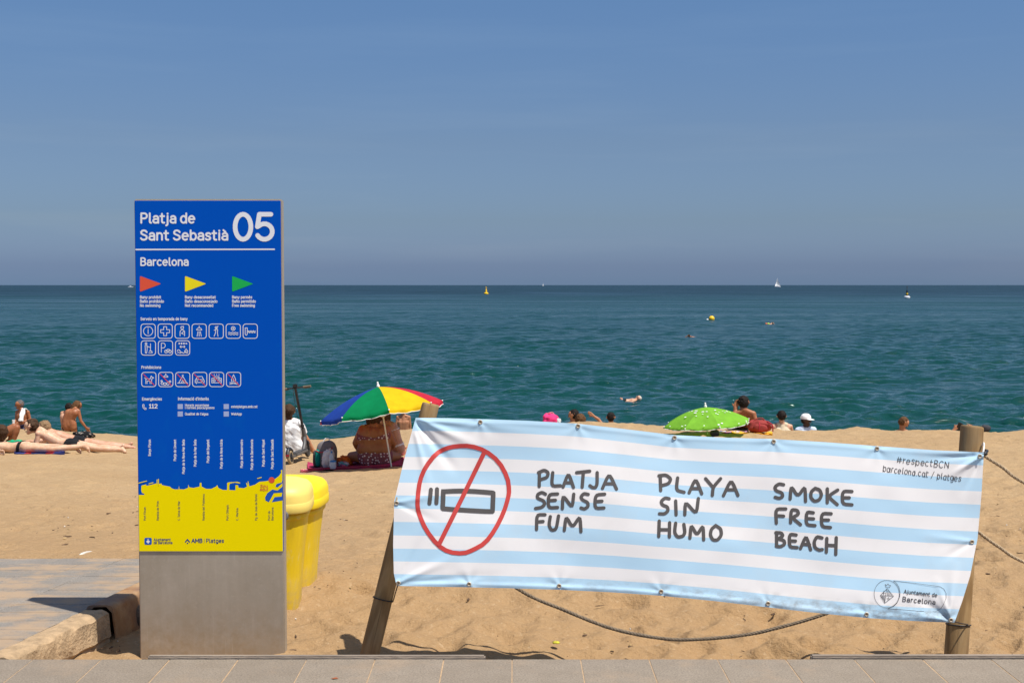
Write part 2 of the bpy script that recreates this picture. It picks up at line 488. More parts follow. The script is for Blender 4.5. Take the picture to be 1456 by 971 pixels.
def m_hair(name, col):
    m, n, l, b = mat_new(name)
    setp(b, rough=0.6, spec=0.12)
    v = nodes_map(n, l, 'Object', (60, 60, 9))
    a = nodes_noise(n, l, v, 2.0, 3)
    c = nodes_mix(n, l, nodes_range(n, l, a, .35, .65, 0, 1), tuple(x * .6 for x in col), tuple(min(1, x * 1.6) for x in col))
    l.new(c, b.inputs['Base Color'])
    nodes_bump(n, l, b, a, .8, .01)
    return m
def m_dots(name, base, dot, scale, thr):
    m, n, l, b = mat_new(name)
    setp(b, rough=0.8, spec=0.2)
    v = nodes_map(n, l, 'Object', (1, .25, 1))
    vo = n.new('ShaderNodeTexVoronoi'); vo.inputs['Scale'].default_value = scale; vo.inputs['Randomness'].default_value = .6
    l.new(v, vo.inputs['Vector'])
    c = nodes_mix(n, l, nodes_range(n, l, vo.outputs['Distance'], thr, thr + .05, 1, 0), base, dot)
    l.new(c, b.inputs['Base Color'])
    return m

M = {}
M['sand'] = m_sand()
M['water'] = m_water()
M['slab'] = m_slab('granite_slab', (0.25, 0.205, 0.157), (0.30, 0.25, 0.195), 0.0)
M['path_slab'] = m_slab('grey_path_slab', (0.24, 0.215, 0.187), (0.295, 0.265, 0.23), 1.0)
M['joint'] = plain('sandy_joint', (0.40, 0.27, 0.155), .95, var=.3, scale=30)
M['dark_joint'] = plain('dark_joint', (0.16, 0.125, 0.095), .95, var=.3, scale=30)
M['concrete'] = plain('sandy_concrete', (0.40, 0.275, 0.155), .95, var=.3, scale=18, bump=.9, bscale=60, detail=7)
M['rust'] = m_rust()
M['wood'] = m_wood()
M['steel'] = m_steel()
M['frame_steel'] = plain('frame_steel', (0.52, 0.46, 0.37), .45, metal=.5, var=.15, scale=5)
M['blue_panel'] = m_panel('blue_panel', (0.0, 0.085, 0.50), (0.0, 0.125, 0.50))
M['yellow_print'] = m_panel('yellow_print', (0.97, 0.78, 0.0), (0.95, 0.76, 0.0))
M['white_print'] = plain('white_print', (0.85, 0.85, 0.86), .45, var=.03)
M['pale_print'] = plain('pale_print', (0.40, 0.47, 0.72), .45, var=.05)
M['red_print'] = plain('red_print', (0.80, 0.09, 0.035), .45, var=.04)
M['pink_print'] = plain('pink_red_print', (0.75, 0.06, 0.10), .45, var=.04)
M['flag_yellow'] = plain('flag_yellow_print', (0.95, 0.78, 0.0), .45, var=.03)
M['green_print'] = plain('green_print', (0.0, 0.45, 0.075), .45, var=.03)
M['blue_print'] = plain('blue_print', (0.0, 0.095, 0.50), .45, var=.03)
M['navy_print'] = plain('navy_print', (0.02, 0.05, 0.19), .45, var=.03)
M['grey_print'] = plain('grey_print', (0.20, 0.18, 0.09), .45, var=.03)
M['orange_print'] = plain('orange_print', (0.78, 0.19, 0.03), .45, var=.03)
M['banner'] = m_banner()
M['ink'] = plain('charcoal_ink', (0.075, 0.066, 0.062), .6, var=.12, scale=12)
M['thin_ink'] = plain('black_ink', (0.035, 0.032, 0.035), .6, var=.12, scale=12)
M['banner_red'] = plain('banner_red_ink', (0.52, 0.042, 0.034), .6, var=.15, scale=9)
M['brass'] = plain('worn_grommet', (0.55, 0.47, 0.36), .45, metal=.35, var=.2, scale=60)
M['black_plastic'] = plain('black_plastic', (0.015, 0.015, 0.016), .45, var=.1)
M['dark_rope'] = plain('dark_rope', (0.21, 0.16, 0.11), .95, var=.3, scale=60, bump=.6, bscale=250)
M['rope'] = plain('beige_rope', (0.46, 0.34, 0.21), .95, var=.25, scale=60, bump=.6, bscale=250)
M['white_cord'] = plain('white_cord', (0.75, 0.72, 0.68), .8, var=.1)
def m_bin():
    m, n, l, b = mat_new('scuffed_bin_plastic'); setp(b, rough=.5, spec=.35)
    v = nodes_map(n, l); sp = n.new('ShaderNodeSeparateXYZ'); l.new(v, sp.inputs[0])
    c = nodes_mix(n, l, nodes_range(n, l, nodes_noise(n, l, nodes_map(n, l, 'Object', (6, 6, 1)), 2.5, 6, .65), .4, .7, 0, .8), (0.84, 0.60, 0.01), (0.72, 0.49, 0.02))
    c = nodes_mix(n, l, nodes_range(n, l, nodes_noise(n, l, nodes_map(n, l, 'Object', (9, 9, 2.5)), 3.0, 7, .72), .54, .74, 0, .75), c, (0.74, 0.62, 0.28))
    ml = n.new('ShaderNodeMath'); ml.operation = 'MULTIPLY'; l.new(nodes_range(n, l, sp.outputs['Z'], .0, .20, .9, 0), ml.inputs[0]); l.new(nodes_range(n, l, nodes_noise(n, l, v, 14, 6, .7), .35, .65, 0, 1), ml.inputs[1])
    c = nodes_mix(n, l, ml.outputs[0], c, (0.55, 0.42, 0.22))
    l.new(c, b.inputs['Base Color']); return m
M['bin_yellow'] = m_bin()
M['bin_lid'] = plain('bin_lid_yellow_plastic', (0.86, 0.64, 0.008), .45, var=.05, scale=4)
M['bin_lid_pale'] = plain('sun_bleached_lid_plastic', (0.82, 0.63, 0.15), .5, var=.06, scale=4)
M['grey_plastic'] = plain('grey_plastic', (0.16, 0.155, 0.15), .55, var=.1)
# ------------------------------------------------------------------ terrain
SEA_Z = -3.0
PATH_END = 7.37
def kerb_x(y): return -2.24 + 0.20 * (y - 5.515)
CREST_U = [-900, -300, 80, 190, 430, 500, 580, 840, 950, 1100, 1280, 1456, 1800, 2400]
CREST_V = [612, 612, 613, 622, 627, 621, 613, 603.5, 608.5, 611, 613, 616, 618, 618]
def sand_base(x, y):
    x = np.asarray(x, float); y = np.asarray(y, float)
    yy = np.maximum(y, 1.0)
    u = CX + F_PX * x / yy
    z18 = np.interp(u, [-300, 100, 300, 430, 540, 800, 1000, 1500], [-.85, -.85, -1.0, -1.05, -.99, -.80, -.62, -.64])
    yc = np.interp(u, [-300, 300, 600, 1000, 1500], [22.5, 22.8, 22.5, 21.2, 21.2])
    cv = np.interp(u, CREST_U, CREST_V)
    dep = np.arctan((cv - CY) / F_PX) + PITCH
    zc = CAM_Z - yc * np.tan(dep)
    left = np.clip((-1.2 - x) / 1.4, 0, 1)
    z74 = -.09 + .085 * left
    s0 = np.interp(x, [-.5, .05, .5, 3], [-.15, -.17, -.205, -.215])
    t = np.clip((y - 6.5) / (7.4 - 6.5), 0, 1); t = t * t * (3 - 2 * t)
    z = s0 + (z74 - s0) * t
    t = np.clip((y - 7.4) / 10.6, 0, 1)
    z = np.where(y > 7.4, z74 + (z18 - z74) * t, z)
    t = np.clip((y - 18) / (yc - 18), 0, 1)
    z = np.where(y > 18, z18 + (zc - z18) * t, z)
    d = np.maximum(y - yc, 0)
    z = np.where(y > yc, zc - 0.19 * d * (1 - np.exp(-d / .8)), z)
    return np.maximum(z, -7.0)
def sand_z(x, y): return float(sand_base(x, y))

def build_sand():
    Ys = np.concatenate([np.geomspace(5.25, 25.5, 520), np.linspace(25.9, 60, 60)])
    core = np.linspace(-.46, .46, 460)
    side = .46 + np.geomspace(.004, 2.4, 34)
    S = np.concatenate([-side[::-1], core, side])
    Yg, Sg = np.meshgrid(Ys, S, indexing='ij')
    X = Sg * Yg; Y = Yg
    Z = sand_base(X, Y)
    near = np.clip((26 - Y) / 2, 0, 1)
    right = np.clip((X + 1.5) / 3.0, 0.35, 1.0)
    Z = Z + near * (.030 * fbm(X * 1.1, Y * .9, 3, 4) * np.clip((Y - 5.3) / 2, .35, 1)
                    + .020 * fbm(X * 4.2, Y * 3.6, 9, 4) * right + .012 * fbm(X * 13, Y * 11, 19, 3))
    # crest lumps
    Z = Z + near * .05 * fbm(X * 1.7, Y * .6, 21, 3) * np.clip((Y - 17) / 3, 0, 1)
    # footprints: soft dents with a pushed-up rim
    r2 = np.random.default_rng(5)
    NF = 1900
    fy = 5.6 + (22.5 - 5.6) * r2.random(NF) ** 1.15
    fs = r2.uniform(-.45, .45, NF)
    fx = fs * fy
    keep = (fx > -1.2) | (r2.random(NF) < .40)
    for x0, y0 in zip(fx[keep], fy[keep]):
        a = r2.uniform(0, math.pi); L = r2.uniform(.09, .15); W = L * r2.uniform(.45, .7); D = r2.uniform(.007, .022) * (1.35 if x0 > .5 else 1)
        i0, i1 = np.searchsorted(Ys, [y0 - .34, y0 + .34])
        j0, j1 = np.searchsorted(S, [(x0 - .34) / y0, (x0 + .34) / y0])
        if i1 <= i0 or j1 <= j0: continue
        dx = X[i0:i1, j0:j1] - x0; dy = Y[i0:i1, j0:j1] - y0
        p = (dx * math.cos(a) + dy * math.sin(a)) / L; q = (-dx * math.sin(a) + dy * math.cos(a)) / W
        rr = p * p + q * q
        Z[i0:i1, j0:j1] += D * (-np.exp(-rr * 1.1) + .55 * np.exp(-(np.sqrt(rr) - 1.5) ** 2 * 3.5))
    # under the paved path the sand lies deep
    inside = (X < kerb_x(Y) + .06) & (Y < PATH_END)
    dd = np.clip((PATH_END - Y) / .07, 0, 1)
    Z = np.where(inside, Z * (1 - dd) + (-.30) * dd, Z)
    # flat strip where the path ends
    e = np.exp(-((Y - PATH_END) / .35) ** 2) * np.clip((kerb_x(Y) + .4 - X) / .5, 0, 1)
    Z = np.where(~inside, Z * (1 - e) + (-.002 + .25 * (Z - sand_base(X, Y))) * e, Z)
    V = np.stack([X, Y, Z], -1).reshape(-1, 3)
    o = np_mesh('sand', V, grid_faces(len(Ys), len(S)), M['sand'])
    link(o); tag(o, 'golden sand of the beach', kind='structure'); o['category'] = 'sand'
    return o
build_sand()

def build_sea():
    Ys = np.geomspace(33, 520, 860)
    core = np.linspace(-.46, .46, 400)
    side = .46 + np.geomspace(.01, 2.0, 20)
    S = np.concatenate([-side[::-1], core, side])
    Yg, Sg = np.meshgrid(Ys, S, indexing='ij')
    X = Sg * Yg; Y = Yg
    r2 = np.random.default_rng(3)
    Z = np.zeros_like(X)
    wx = .35 * fbm(X * .35, Y * .35, 50, 3); wy = .35 * fbm(X * .35 + 9, Y * .35, 60, 3)
    for i in range(90):
        lam = math.exp(r2.uniform(math.log(.45), math.log(3.0)))
        th = r2.normal(0, .5) + .1
        k = 2 * math.pi / lam
        amp = .0062 * lam ** .68
        ph = r2.uniform(0, 6.28)
        fade = np.clip((lam / (Y * .0032) - 2.2) / 2.2, 0, 1)
        arg = k * ((X + wx * lam * .4) * math.sin(th) + (Y + wy * lam * .4) * math.cos(th)) + ph
        Z += amp * fade * (np.sin(arg) + .3 * np.sin(2 * arg + 1.5))
    gust = 1 + .7 * fbm(X * .05, Y * .07, 77, 3)
    Z *= gust * np.clip((520 - Y) / 200, 0, 1)
    V = np.stack([X, Y, SEA_Z + Z], -1).reshape(-1, 3)
    F = grid_faces(len(Ys), len(S))
    # the far sea: a flat continuation of the same sheet out to the horizon
    n0 = len(V)
    far = [520.0, 900, 1600, 3000, 6000, 12000, 24000, 45000]
    Vf = np.array([[s * y * (1 if abs(s) < 1 else 1), y, SEA_Z] for y in far for s in S])
    V = np.concatenate([V, Vf]); F = np.concatenate([F, grid_faces(len(far), len(S)) + n0])
    o = np_mesh('sea', V, F, M['water'])
    link(o); tag(o, 'teal rippled sea reaching the horizon', kind='structure'); o['category'] = 'sea'
build_sea()

# promenade edge in the foreground -----------------------------------------------------------
EDGE = 5.36
mb = MB(); mb.box((0, -39.6, -.15), (160, 90.0, .2976)); mb.v = [(x, min(y, EDGE - .012), z) for x, y, z in mb.v]
prom = mb.build('promenade', M['joint'])
tag(prom, kind='structure')
mb = MB(); mb.box((0, -38, -.0185), (159, 84.30, .038))
o = mb.build('pavement', M['slab']); tag(o, kind='structure')
SLW = .293
proto = None
for r_ in range(2):
    for k in range(-12, 12):
        if proto is None:
            mb = MB(); mb.box((0, 0, -.025), (SLW - .0042, .593, .05), bev=.001); proto = mb.build('slab', M['slab'], prom)
            o = proto
        else:
            o = bpy.data.objects.new('slab', proto.data); link(o, prom)
        o.location = ((k + .5) * SLW, EDGE - .3 - .597 * r_, random.uniform(-.0003, .0008))
        o.rotation_euler = (0, random.uniform(-.0008, .0008), random.uniform(-.003, .003))

# paved path on the left -----------------------------------------------------------------------
mb = MB()
Yv = np.linspace(EDGE + .003, PATH_END, 20)
pl = [(kerb_x(y), y) for y in Yv]
vs = [(x - .002, y, -.012) for x, y in pl] + [(-9.0, y, -.012) for x, y in pl] + [(x - .002, y, -.32) for x, y in pl] + [(-9.0, y, -.32) for x, y in pl]
n_ = len(pl); fs = []
for i in range(n_ - 1):
    fs += [(i, i + 1, n_ + i + 1, n_ + i), (i, 2 * n_ + i, 2 * n_ + i + 1, i + 1)]
fs.append((n_ - 1, 3 * n_ - 1, 4 * n_ - 1, 2 * n_ - 1))
mb.add(vs, fs)
path = mb.build('path', M['dark_joint']); tag(path, kind='structure')
offs = [0.0, .41, .58, .77, 1.18, 1.59, 1.76, 1.95, 2.36, 2.77, 3.4, 4.2, 5.2, 6.2]
rows = np.linspace(EDGE + .004, PATH_END - .006, 14)
for i in range(len(rows) - 1):
    y0, y1 = rows[i] + .0018, rows[i + 1] - .0018
    for j in range(len(offs) - 1):
        xr0, xl0 = kerb_x(y0) - offs[j] - .002, kerb_x(y0) - offs[j + 1] + .002
        xr1, xl1 = kerb_x(y1) - offs[j] - .002, kerb_x(y1) - offs[j + 1] + .002
        h = random.uniform(-.0012, .0012)
        top = [Vector((xl0, y0, h)), Vector((xr0, y0, h)), Vector((xr1, y1, h)), Vector((xl1, y1, h))]
        c = sum(top, Vector()) / 4
        ins = [p + (c - p).normalized() * .004 for p in top]
        mb = MB()
        mb.add([p for p in ins] + [p - Vector((0, 0, .003)) for p in top] + [p - Vector((0, 0, .04)) for p in top],
               [(0, 1, 2, 3)] + [(k, k + 4, (k + 1) % 4 + 4, (k + 1) % 4) for k in range(4)] + [(k + 4, k + 8, (k + 1) % 4 + 8, (k + 1) % 4 + 4) for k in range(4)])
        mb.build('slab', M['path_slab'], path)

# kerbs ------------------------------------------------------------------------------------------
def loft(name, prof_fn, ys, mat, label, cat, jit=0.0, seed=0, smooth=True, close=True):
    vs, fs = [], []
    for i, y in enumerate(ys):
        pr = prof_fn(y)
        for k, (dx, z) in enumerate(pr):
            q = jit * float(fbm(np.array(y * 14 + k * 3.1), np.array(k * .9), seed, 3)) * 2
            q2 = jit * float(fbm(np.array(y * 9 + k * 1.7), np.array(k * 1.3), seed + 7, 3)) * 2
            vs.append((kerb_x(y) + dx + q, y, z + (q2 if k not in (0, len(pr) - 1) else 0)))
    n = len(prof_fn(ys[0]))
    for i in range(len(ys) - 1):
        for k in range(n - 1):
            fs.append((i * n + k, i * n + k + 1, (i + 1) * n + k + 1, (i + 1) * n + k))
    fs.append(tuple(range(n))); fs.append(tuple((len(ys) - 1) * n + k for k in range(n))[::-1])
    mb = MB(); mb.add(vs, fs)
    o = mb.build(name, mat, smooth=32); tag(o, label, cat)
    return o
conc = [(.002, -.30), (.002, -.008), (.007, .0), (.03, .003), (.06, .003), (.09, .002), (.112, -.002), (.124, -.014), (.128, -.05), (.132, -.09), (.134, -.125), (.120, -.14), (.128, -.16), (.13, -.30)]
loft('concrete_kerb', lambda y: conc, list(np.linspace(EDGE + .004, 6.17, 60)), M['concrete'], 'rough sand-coloured concrete kerb running beside the paved path', 'kerb', .0045, 4)
ch = []
for a in range(0, 91, 15): ch.append((.03 - .03 * math.cos(R(a)), -.02 + .03 * math.sin(R(a))))
for a in range(90, -1, -15): ch.append((.105 + .03 * math.cos(R(a)), -.02 + .03 * math.sin(R(a))))
ch = [(.002, -.30)] + ch + [(.150, -.17), (.155, -.30)]
inner = [(.148, -.30), (.143, -.17), (.128, -.03), (.1, .0), (.04, .0), (.01, -.03), (.01, -.30)]
loft('steel_kerb', lambda y: [(x, z + .012) for x, z in ch + inner], list(np.linspace(6.19, PATH_END - .02, 40)), M['rust'], 'rusty steel channel kerb between the path and the blue sign', 'kerb', .0015, 8)
# lump of stone by the steel kerb
mb = MB(); c = on(188, 893, -.15); mb.ball((0, 0, 0), .055, 10, (1.0, .8, 1.15))
mb.v = [tuple(Vector(p) * (1 + .35 * float(fbm(np.array(p[0] * 30 + p[2] * 11), np.array(p[1] * 30), 3, 3)))) for p in mb.v]
o = mb.build('stone', plain('dark_stone', (.12, .095, .07), .9, var=.3, scale=20, bump=.6), smooth=True); o.location = (c.x, c.y + .05, -.10)
tag(o, 'dark lump of stone between the steel kerb and the sign', 'stone')
# edging boards at the sand side of the promenade
M['edge_board'] = plain('grey_edge_board', (.25, .20, .155), .8, var=.3, scale=4, bump=.4, bscale=60, stretch=(.5, 6, 6))
for (u0, u1, zt, lab) in ((208, 690, .010, 'long weathered edging board along the paving below the left post'), (1155, 1760, .012, 'weathered edging board along the paving below the right post')):
    x0, x1 = xat(u0, EDGE + .03), xat(u1, EDGE + .03)
    mb = MB(); mb.box(((x0 + x1) / 2, EDGE + .022, zt - .07), (x1 - x0, .032, .14), bev=.006)
    o = mb.build('edging_board', M['edge_board'], smooth=40); tag(o, lab, 'board', 'edging boards')
# ------------------------------------------------------------------ stroke lettering
def arc(cx, cy, rx, ry, a0, a1, n=10):
    return [(cx + rx * math.cos(R(a0 + (a1 - a0) * i / n)), cy + ry * math.sin(R(a0 + (a1 - a0) * i / n))) for i in range(n + 1)]
X_ = .72
G = {
 'a': (.52, [arc(.26, .47, .20, .25, 150, 0, 8) + [(.46, .3), (.46, 0)], [(.46, .40), (.25, .40)] + arc(.24, .205, .2, .2, 90, 270, 8) + [(.36, .02), (.46, .14)]]),
 'b': (.55, [[(.07, 1), (.07, 0)], arc(.29, .36, .22, .36, 180, -180, 18)]),
 'c': (.5, [arc(.28, .36, .23, .36, 50, 310, 14)]),
 'd': (.55, [[(.49, 1), (.49, 0)], arc(.27, .36, .22, .36, 0, 360, 18)]),
 'e': (.55, [[(.06, .38), (.51, .38)] + arc(.28, .36, .23, .36, 5, 310, 16)]),
 'f': (.36, [arc(.31, .80, .14, .2, 70, 180, 6) + [(.17, 0)], [(.02, .68), (.33, .68)]]),
 'g': (.55, [arc(.27, .36, .22, .36, 0, 360, 18), [(.49, .72), (.49, 0)] + arc(.27, -.05, .22, .22, 0, -140, 8)]),
 'h': (.54, [[(.07, 1), (.07, 0)], [(.07, .35)] + arc(.27, .46, .2, .26, 170, 0, 8) + [(.47, 0)]]),
 'i': (.2, [[(.1, .72), (.1, 0)], [(.1, .94), (.1, .98)]]),
 'ı': (.2, [[(.1, .72), (.1, 0)]]),
 'j': (.24, [[(.14, .72), (.14, -.08)] + arc(.0, -.08, .14, .2, 0, -80, 5), [(.14, .94), (.14, .98)]]),
 'l': (.24, [[(.09, 1), (.09, .12), (.13, .02), (.2, 0)]]),
 'm': (.82, [[(.07, .72), (.07, 0)], [(.07, .4)] + arc(.24, .48, .17, .24, 170, 0, 8) + [(.41, 0)], [(.41, .4)] + arc(.58, .48, .17, .24, 170, 0, 8) + [(.75, 0)]]),
 'n': (.54, [[(.07, .72), (.07, 0)], [(.07, .4)] + arc(.27, .46, .2, .26, 170, 0, 8) + [(.47, 0)]]),
 'o': (.56, [arc(.28, .36, .23, .36, 90, 450, 20)]),
 'p': (.55, [[(.07, .72), (.07, -.28)], arc(.29, .36, .22, .36, 180, -180, 18)]),
 'q': (.55, [[(.49, .72), (.49, -.28)], arc(.27, .36, .22, .36, 0, 360, 18)]),
 'r': (.36, [[(.07, .72), (.07, 0)], [(.07, .42)] + arc(.28, .46, .2, .25, 160, 75, 6)]),
 's': (.46, [[(.41, .60), (.34, .69), (.23, .72), (.1, .67), (.06, .55), (.12, .43), (.23, .38), (.35, .32), (.41, .19), (.36, .06), (.23, 0), (.1, .03), (.04, .12)]]),
 't': (.38, [[(.15, .95), (.15, .14), (.2, .02), (.34, .01)], [(.01, .70), (.33, .70)]]),
 'u': (.54, [[(.07, .72), (.07, .26)] + arc(.27, .24, .2, .24, 180, 350, 8), [(.47, .72), (.47, 0)]]),
 'v': (.5, [[(.03, .72), (.25, 0), (.47, .72)]]),
 'w': (.74, [[(.03, .72), (.2, 0), (.37, .66), (.54, 0), (.71, .72)]]),
 'y': (.5, [[(.03, .72), (.26, .02)], [(.47, .72), (.24, -.06), (.16, -.24), (.04, -.28)]]),
 'A': (.68, [[(.03, 0), (.34, 1), (.65, 0)], [(.13, .33), (.55, .33)]]),
 'B': (.62, [[(.08, 0), (.08, 1), (.3, 1)] + arc(.32, .765, .2, .235, 90, -90, 8) + [(.12, .53)], [(.12, .529), (.34, .53)] + arc(.34, .265, .22, .265, 90, -90, 8) + [(.08, 0)]]),
 'C': (.68, [arc(.37, .5, .31, .5, 48, 312, 18)]),
 'E': (.56, [[(.52, 1), (.08, 1), (.08, 0), (.52, 0)], [(.08, .52), (.46, .52)]]),
 'F': (.54, [[(.5, 1), (.08, 1), (.08, 0)], [(.08, .5), (.45, .5)]]),
 'H': (.66, [[(.08, 1), (.08, 0)], [(.58, 1), (.58, 0)], [(.08, .52), (.58, .52)]]),
 'I': (.24, [[(.12, 1), (.12, 0)]]),
 'J': (.46, [[(.38, 1), (.38, .24)] + arc(.2, .22, .18, .22, 0, -160, 8)]),
 'L': (.52, [[(.08, 1), (.08, 0), (.49, 0)]]),
 'M': (.82, [[(.08, 0), (.08, 1), (.41, .3), (.74, 1), (.74, 0)]]),
 'N': (.68, [[(.08, 0), (.08, 1), (.6, 0), (.6, 1)]]),
 'O': (.76, [arc(.38, .5, .32, .5, 90, 450, 24)]),
 'P': (.6, [[(.08, 0), (.08, 1), (.32, 1)] + arc(.33, .73, .22, .27, 90, -90, 10) + [(.1, .46)]]),
 'Q': (.76, [arc(.38, .5, .32, .5, 90, 450, 24), [(.46, .24), (.68, -.02)]]),
 'R': (.64, [[(.08, 0), (.08, 1), (.32, 1)] + arc(.33, .74, .22, .26, 90, -90, 10) + [(.1, .48)], [(.34, .48), (.58, 0)]]),
 'S': (.6, [[(.53, .82), (.44, .95), (.3, 1), (.15, .96), (.07, .82), (.1, .65), (.22, .56), (.38, .49), (.51, .38), (.54, .2), (.45, .06), (.3, 0), (.14, .04), (.05, .17)]]),
 'W': (1.0, [[(.04, 1), (.27, 0), (.5, .9), (.73, 0), (.96, 1)]]),
 '0': (.70, [arc(.35, .5, .28, .5, 90, 450, 26)]),
 '1': (.4, [[(.06, .8), (.22, 1), (.22, 0)], [(.05, 0), (.39, 0)]]),
 '2': (.6, [[(.07, .78)] + arc(.3, .73, .22, .27, 160, -20, 9) + [(.08, 0), (.54, 0)]]),
 '5': (.70, [[(.58, 1), (.17, 1), (.10, .50)] + arc(.35, .31, .28, .31, 132, -150, 16)]),
 'ɑ': (.55, [[(.49, .72), (.49, .1), (.56, 0)], arc(.27, .36, .22, .36, 0, 360, 18)]),
 '.': (.2, [[(.1, .0), (.1, .05)]]), '/': (.4, [[(.04, -.1), (.36, 1.05)]]), "'": (.16, [[(.08, 1), (.08, .76)]]), '|': (.16, [[(.08, 1.05), (.08, -.1)]]),
 '#': (.7, [[(.22, .9), (.12, .05)], [(.52, .9), (.42, .05)], [(.04, .62), (.66, .66)], [(.02, .3), (.62, .34)]]),
 ' ': (.28, []),
}
ACC = {'à': ('a', 'g'), 'è': ('e', 'g'), 'ò': ('o', 'g'), 'í': ('ı', 'a'), 'ó': ('o', 'a'), 'ñ': ('n', 't')}
def text_strokes(s, width=None, cap=1.0, track=.10):
    out, x = [], 0
    for ch in s:
        base, ac = ACC.get(ch, (ch, None))
        w, st = G[base]
        for p in st: out.append([(x + a, b) for a, b in p])
        if ac:
            c = x + w / 2
            out.append({'g': [(c - .12, 1.02), (c + .04, .84)], 'a': [(c + .12, 1.02), (c - .02, .84)], 't': [(c - .17, .86), (c - .06, .94), (c + .06, .88), (c + .17, .96)]}[ac])
        x += w + track
    x -= track
    k = (width / (x * cap)) if width else 1.0
    return [[(a * cap * k, b * cap) for a, b in p] for p in out]

def chaikin(pts, closed=False, it=2):
    for _ in range(it):
        q = []
        n = len(pts)
        if closed:
            for i in range(n):
                a, b = pts[i], pts[(i + 1) % n]
                q += [(a[0] * .75 + b[0] * .25, a[1] * .75 + b[1] * .25), (a[0] * .25 + b[0] * .75, a[1] * .25 + b[1] * .75)]
        else:
            q = [pts[0]]
            for i in range(n - 1):
                a, b = pts[i], pts[i + 1]
                if i > 0: q.append((a[0] * .8 + b[0] * .2, a[1] * .8 + b[1] * .2))
                if i < n - 2: q.append((a[0] * .2 + b[0] * .8, a[1] * .2 + b[1] * .8))
            q.append(pts[-1])
        pts = q
    return pts
def resample(pts, step, closed=False):
    if closed: pts = pts + [pts[0]]
    q = [pts[0]]
    for a, b in zip(pts, pts[1:]):
        L = math.hypot(b[0] - a[0], b[1] - a[1]); n = max(1, int(math.ceil(L / step)))
        for i in range(1, n + 1): q.append((a[0] + (b[0] - a[0]) * i / n, a[1] + (b[1] - a[1]) * i / n))
    return q[:-1] if closed else q
def ribbon(pts, w, closed=False, cap=True):
    q = [pts[0]]
    for p in pts[1:]:
        if math.hypot(p[0] - q[-1][0], p[1] - q[-1][1]) > w * .05: q.append(p)
    if not closed and math.hypot(q[0][0] - q[-1][0], q[0][1] - q[-1][1]) < w * .3 and len(q) > 6:
        closed = True; q = q[:-1]
    pts = q; n = len(pts)
    if n < 2: pts = [pts[0], (pts[0][0], pts[0][1] + w * .2)]; n = 2
    h = w / 2; vs, fs = [], []
    def nrm(a, b):
        L = math.hypot(b[0] - a[0], b[1] - a[1]) or 1e-9
        return (-(b[1] - a[1]) / L, (b[0] - a[0]) / L)
    for i in range(n):
        if closed or 0 < i < n - 1:
            n1 = nrm(pts[i - 1], pts[i]); n2 = nrm(pts[i], pts[(i + 1) % n])
            m = (n1[0] + n2[0], n1[1] + n2[1]); L = math.hypot(*m) or 1e-9; m = (m[0] / L, m[1] / L)
            d = m[0] * n1[0] + m[1] * n1[1]; k = min(1 / max(d, .3), 1.5)
            nn = (m[0] * k, m[1] * k)
        elif i == 0: nn = nrm(pts[0], pts[1])
        else: nn = nrm(pts[-2], pts[-1])
        vs += [(pts[i][0] + nn[0] * h, pts[i][1] + nn[1] * h), (pts[i][0] - nn[0] * h, pts[i][1] - nn[1] * h)]
    for i in range(n if closed else n - 1):
        j = (i + 1) % n
        fs.append((2 * i, 2 * i + 1, 2 * j + 1, 2 * j))
    if cap and not closed:
        for end in (0, 1):
            p = pts[0] if end == 0 else pts[-1]
            e = (pts[0][0] - pts[1][0], pts[0][1] - pts[1][1]) if end == 0 else (pts[-1][0] - pts[-2][0], pts[-1][1] - pts[-2][1])
            a0 = math.atan2(e[1], e[0]); b = len(vs); K = 6
            for k in range(1, K): vs.append((p[0] + h * math.cos(a0 - math.pi / 2 + math.pi * k / K), p[1] + h * math.sin(a0 - math.pi / 2 + math.pi * k / K)))
            fan = [0 if end == 0 else 2 * (n - 1) + 1] + list(range(b, b + K - 1)) + [1 if end == 0 else 2 * (n - 1)]
            fs.append(tuple(fan))
    return vs, fs
def map_pts(mapper, pts, off):
    if getattr(mapper, 'vec', False):
        P = np.array(pts, float)
        return [tuple(q) for q in mapper(P[:, 0], P[:, 1], off)]
    return [mapper(x, y, off) for x, y in pts]
def split_sharp(p, lim=50):
    """cut a stroke where it turns sharply, so that every piece is a clean ribbon"""
    q = [p[0]]
    for a in p[1:]:
        if math.hypot(a[0] - q[-1][0], a[1] - q[-1][1]) > 1e-6: q.append(a)
    out, cur = [], [q[0]]
    for i in range(1, len(q)):
        cur.append(q[i])
        if i < len(q) - 1:
            a = math.atan2(q[i][1] - q[i - 1][1], q[i][0] - q[i - 1][0]); b = math.atan2(q[i + 1][1] - q[i][1], q[i + 1][0] - q[i][0])
            if abs((b - a + math.pi) % (2 * math.pi) - math.pi) > R(lim): out.append(cur); cur = [q[i]]
    out.append(cur); return out
def print_mesh(name, strokes, w, mapper, mat, parent, closed=False, step=None, base=.0012, smoothit=0, fills=(), layer=.00008):
    """strokes in photo coordinates of the printed face -> thin ink layer on that face"""
    mb = MB()
    if not closed and not smoothit: strokes = [q for p in strokes for q in split_sharp(list(p))]
    for i, s in enumerate(strokes):
        cl = closed
        if smoothit: s = chaikin(list(s), cl, smoothit)
        if step: s = resample(s, step, cl)
        vs, fs = ribbon(s, w, cl)
        off = base + layer * (i % 4)
        mb.add(map_pts(mapper, vs, off), fs)
    for i, poly in enumerate(fills):
        mb.add(map_pts(mapper, poly, base), [tuple(range(len(poly)))])
    return mb.build(name, mat, parent)

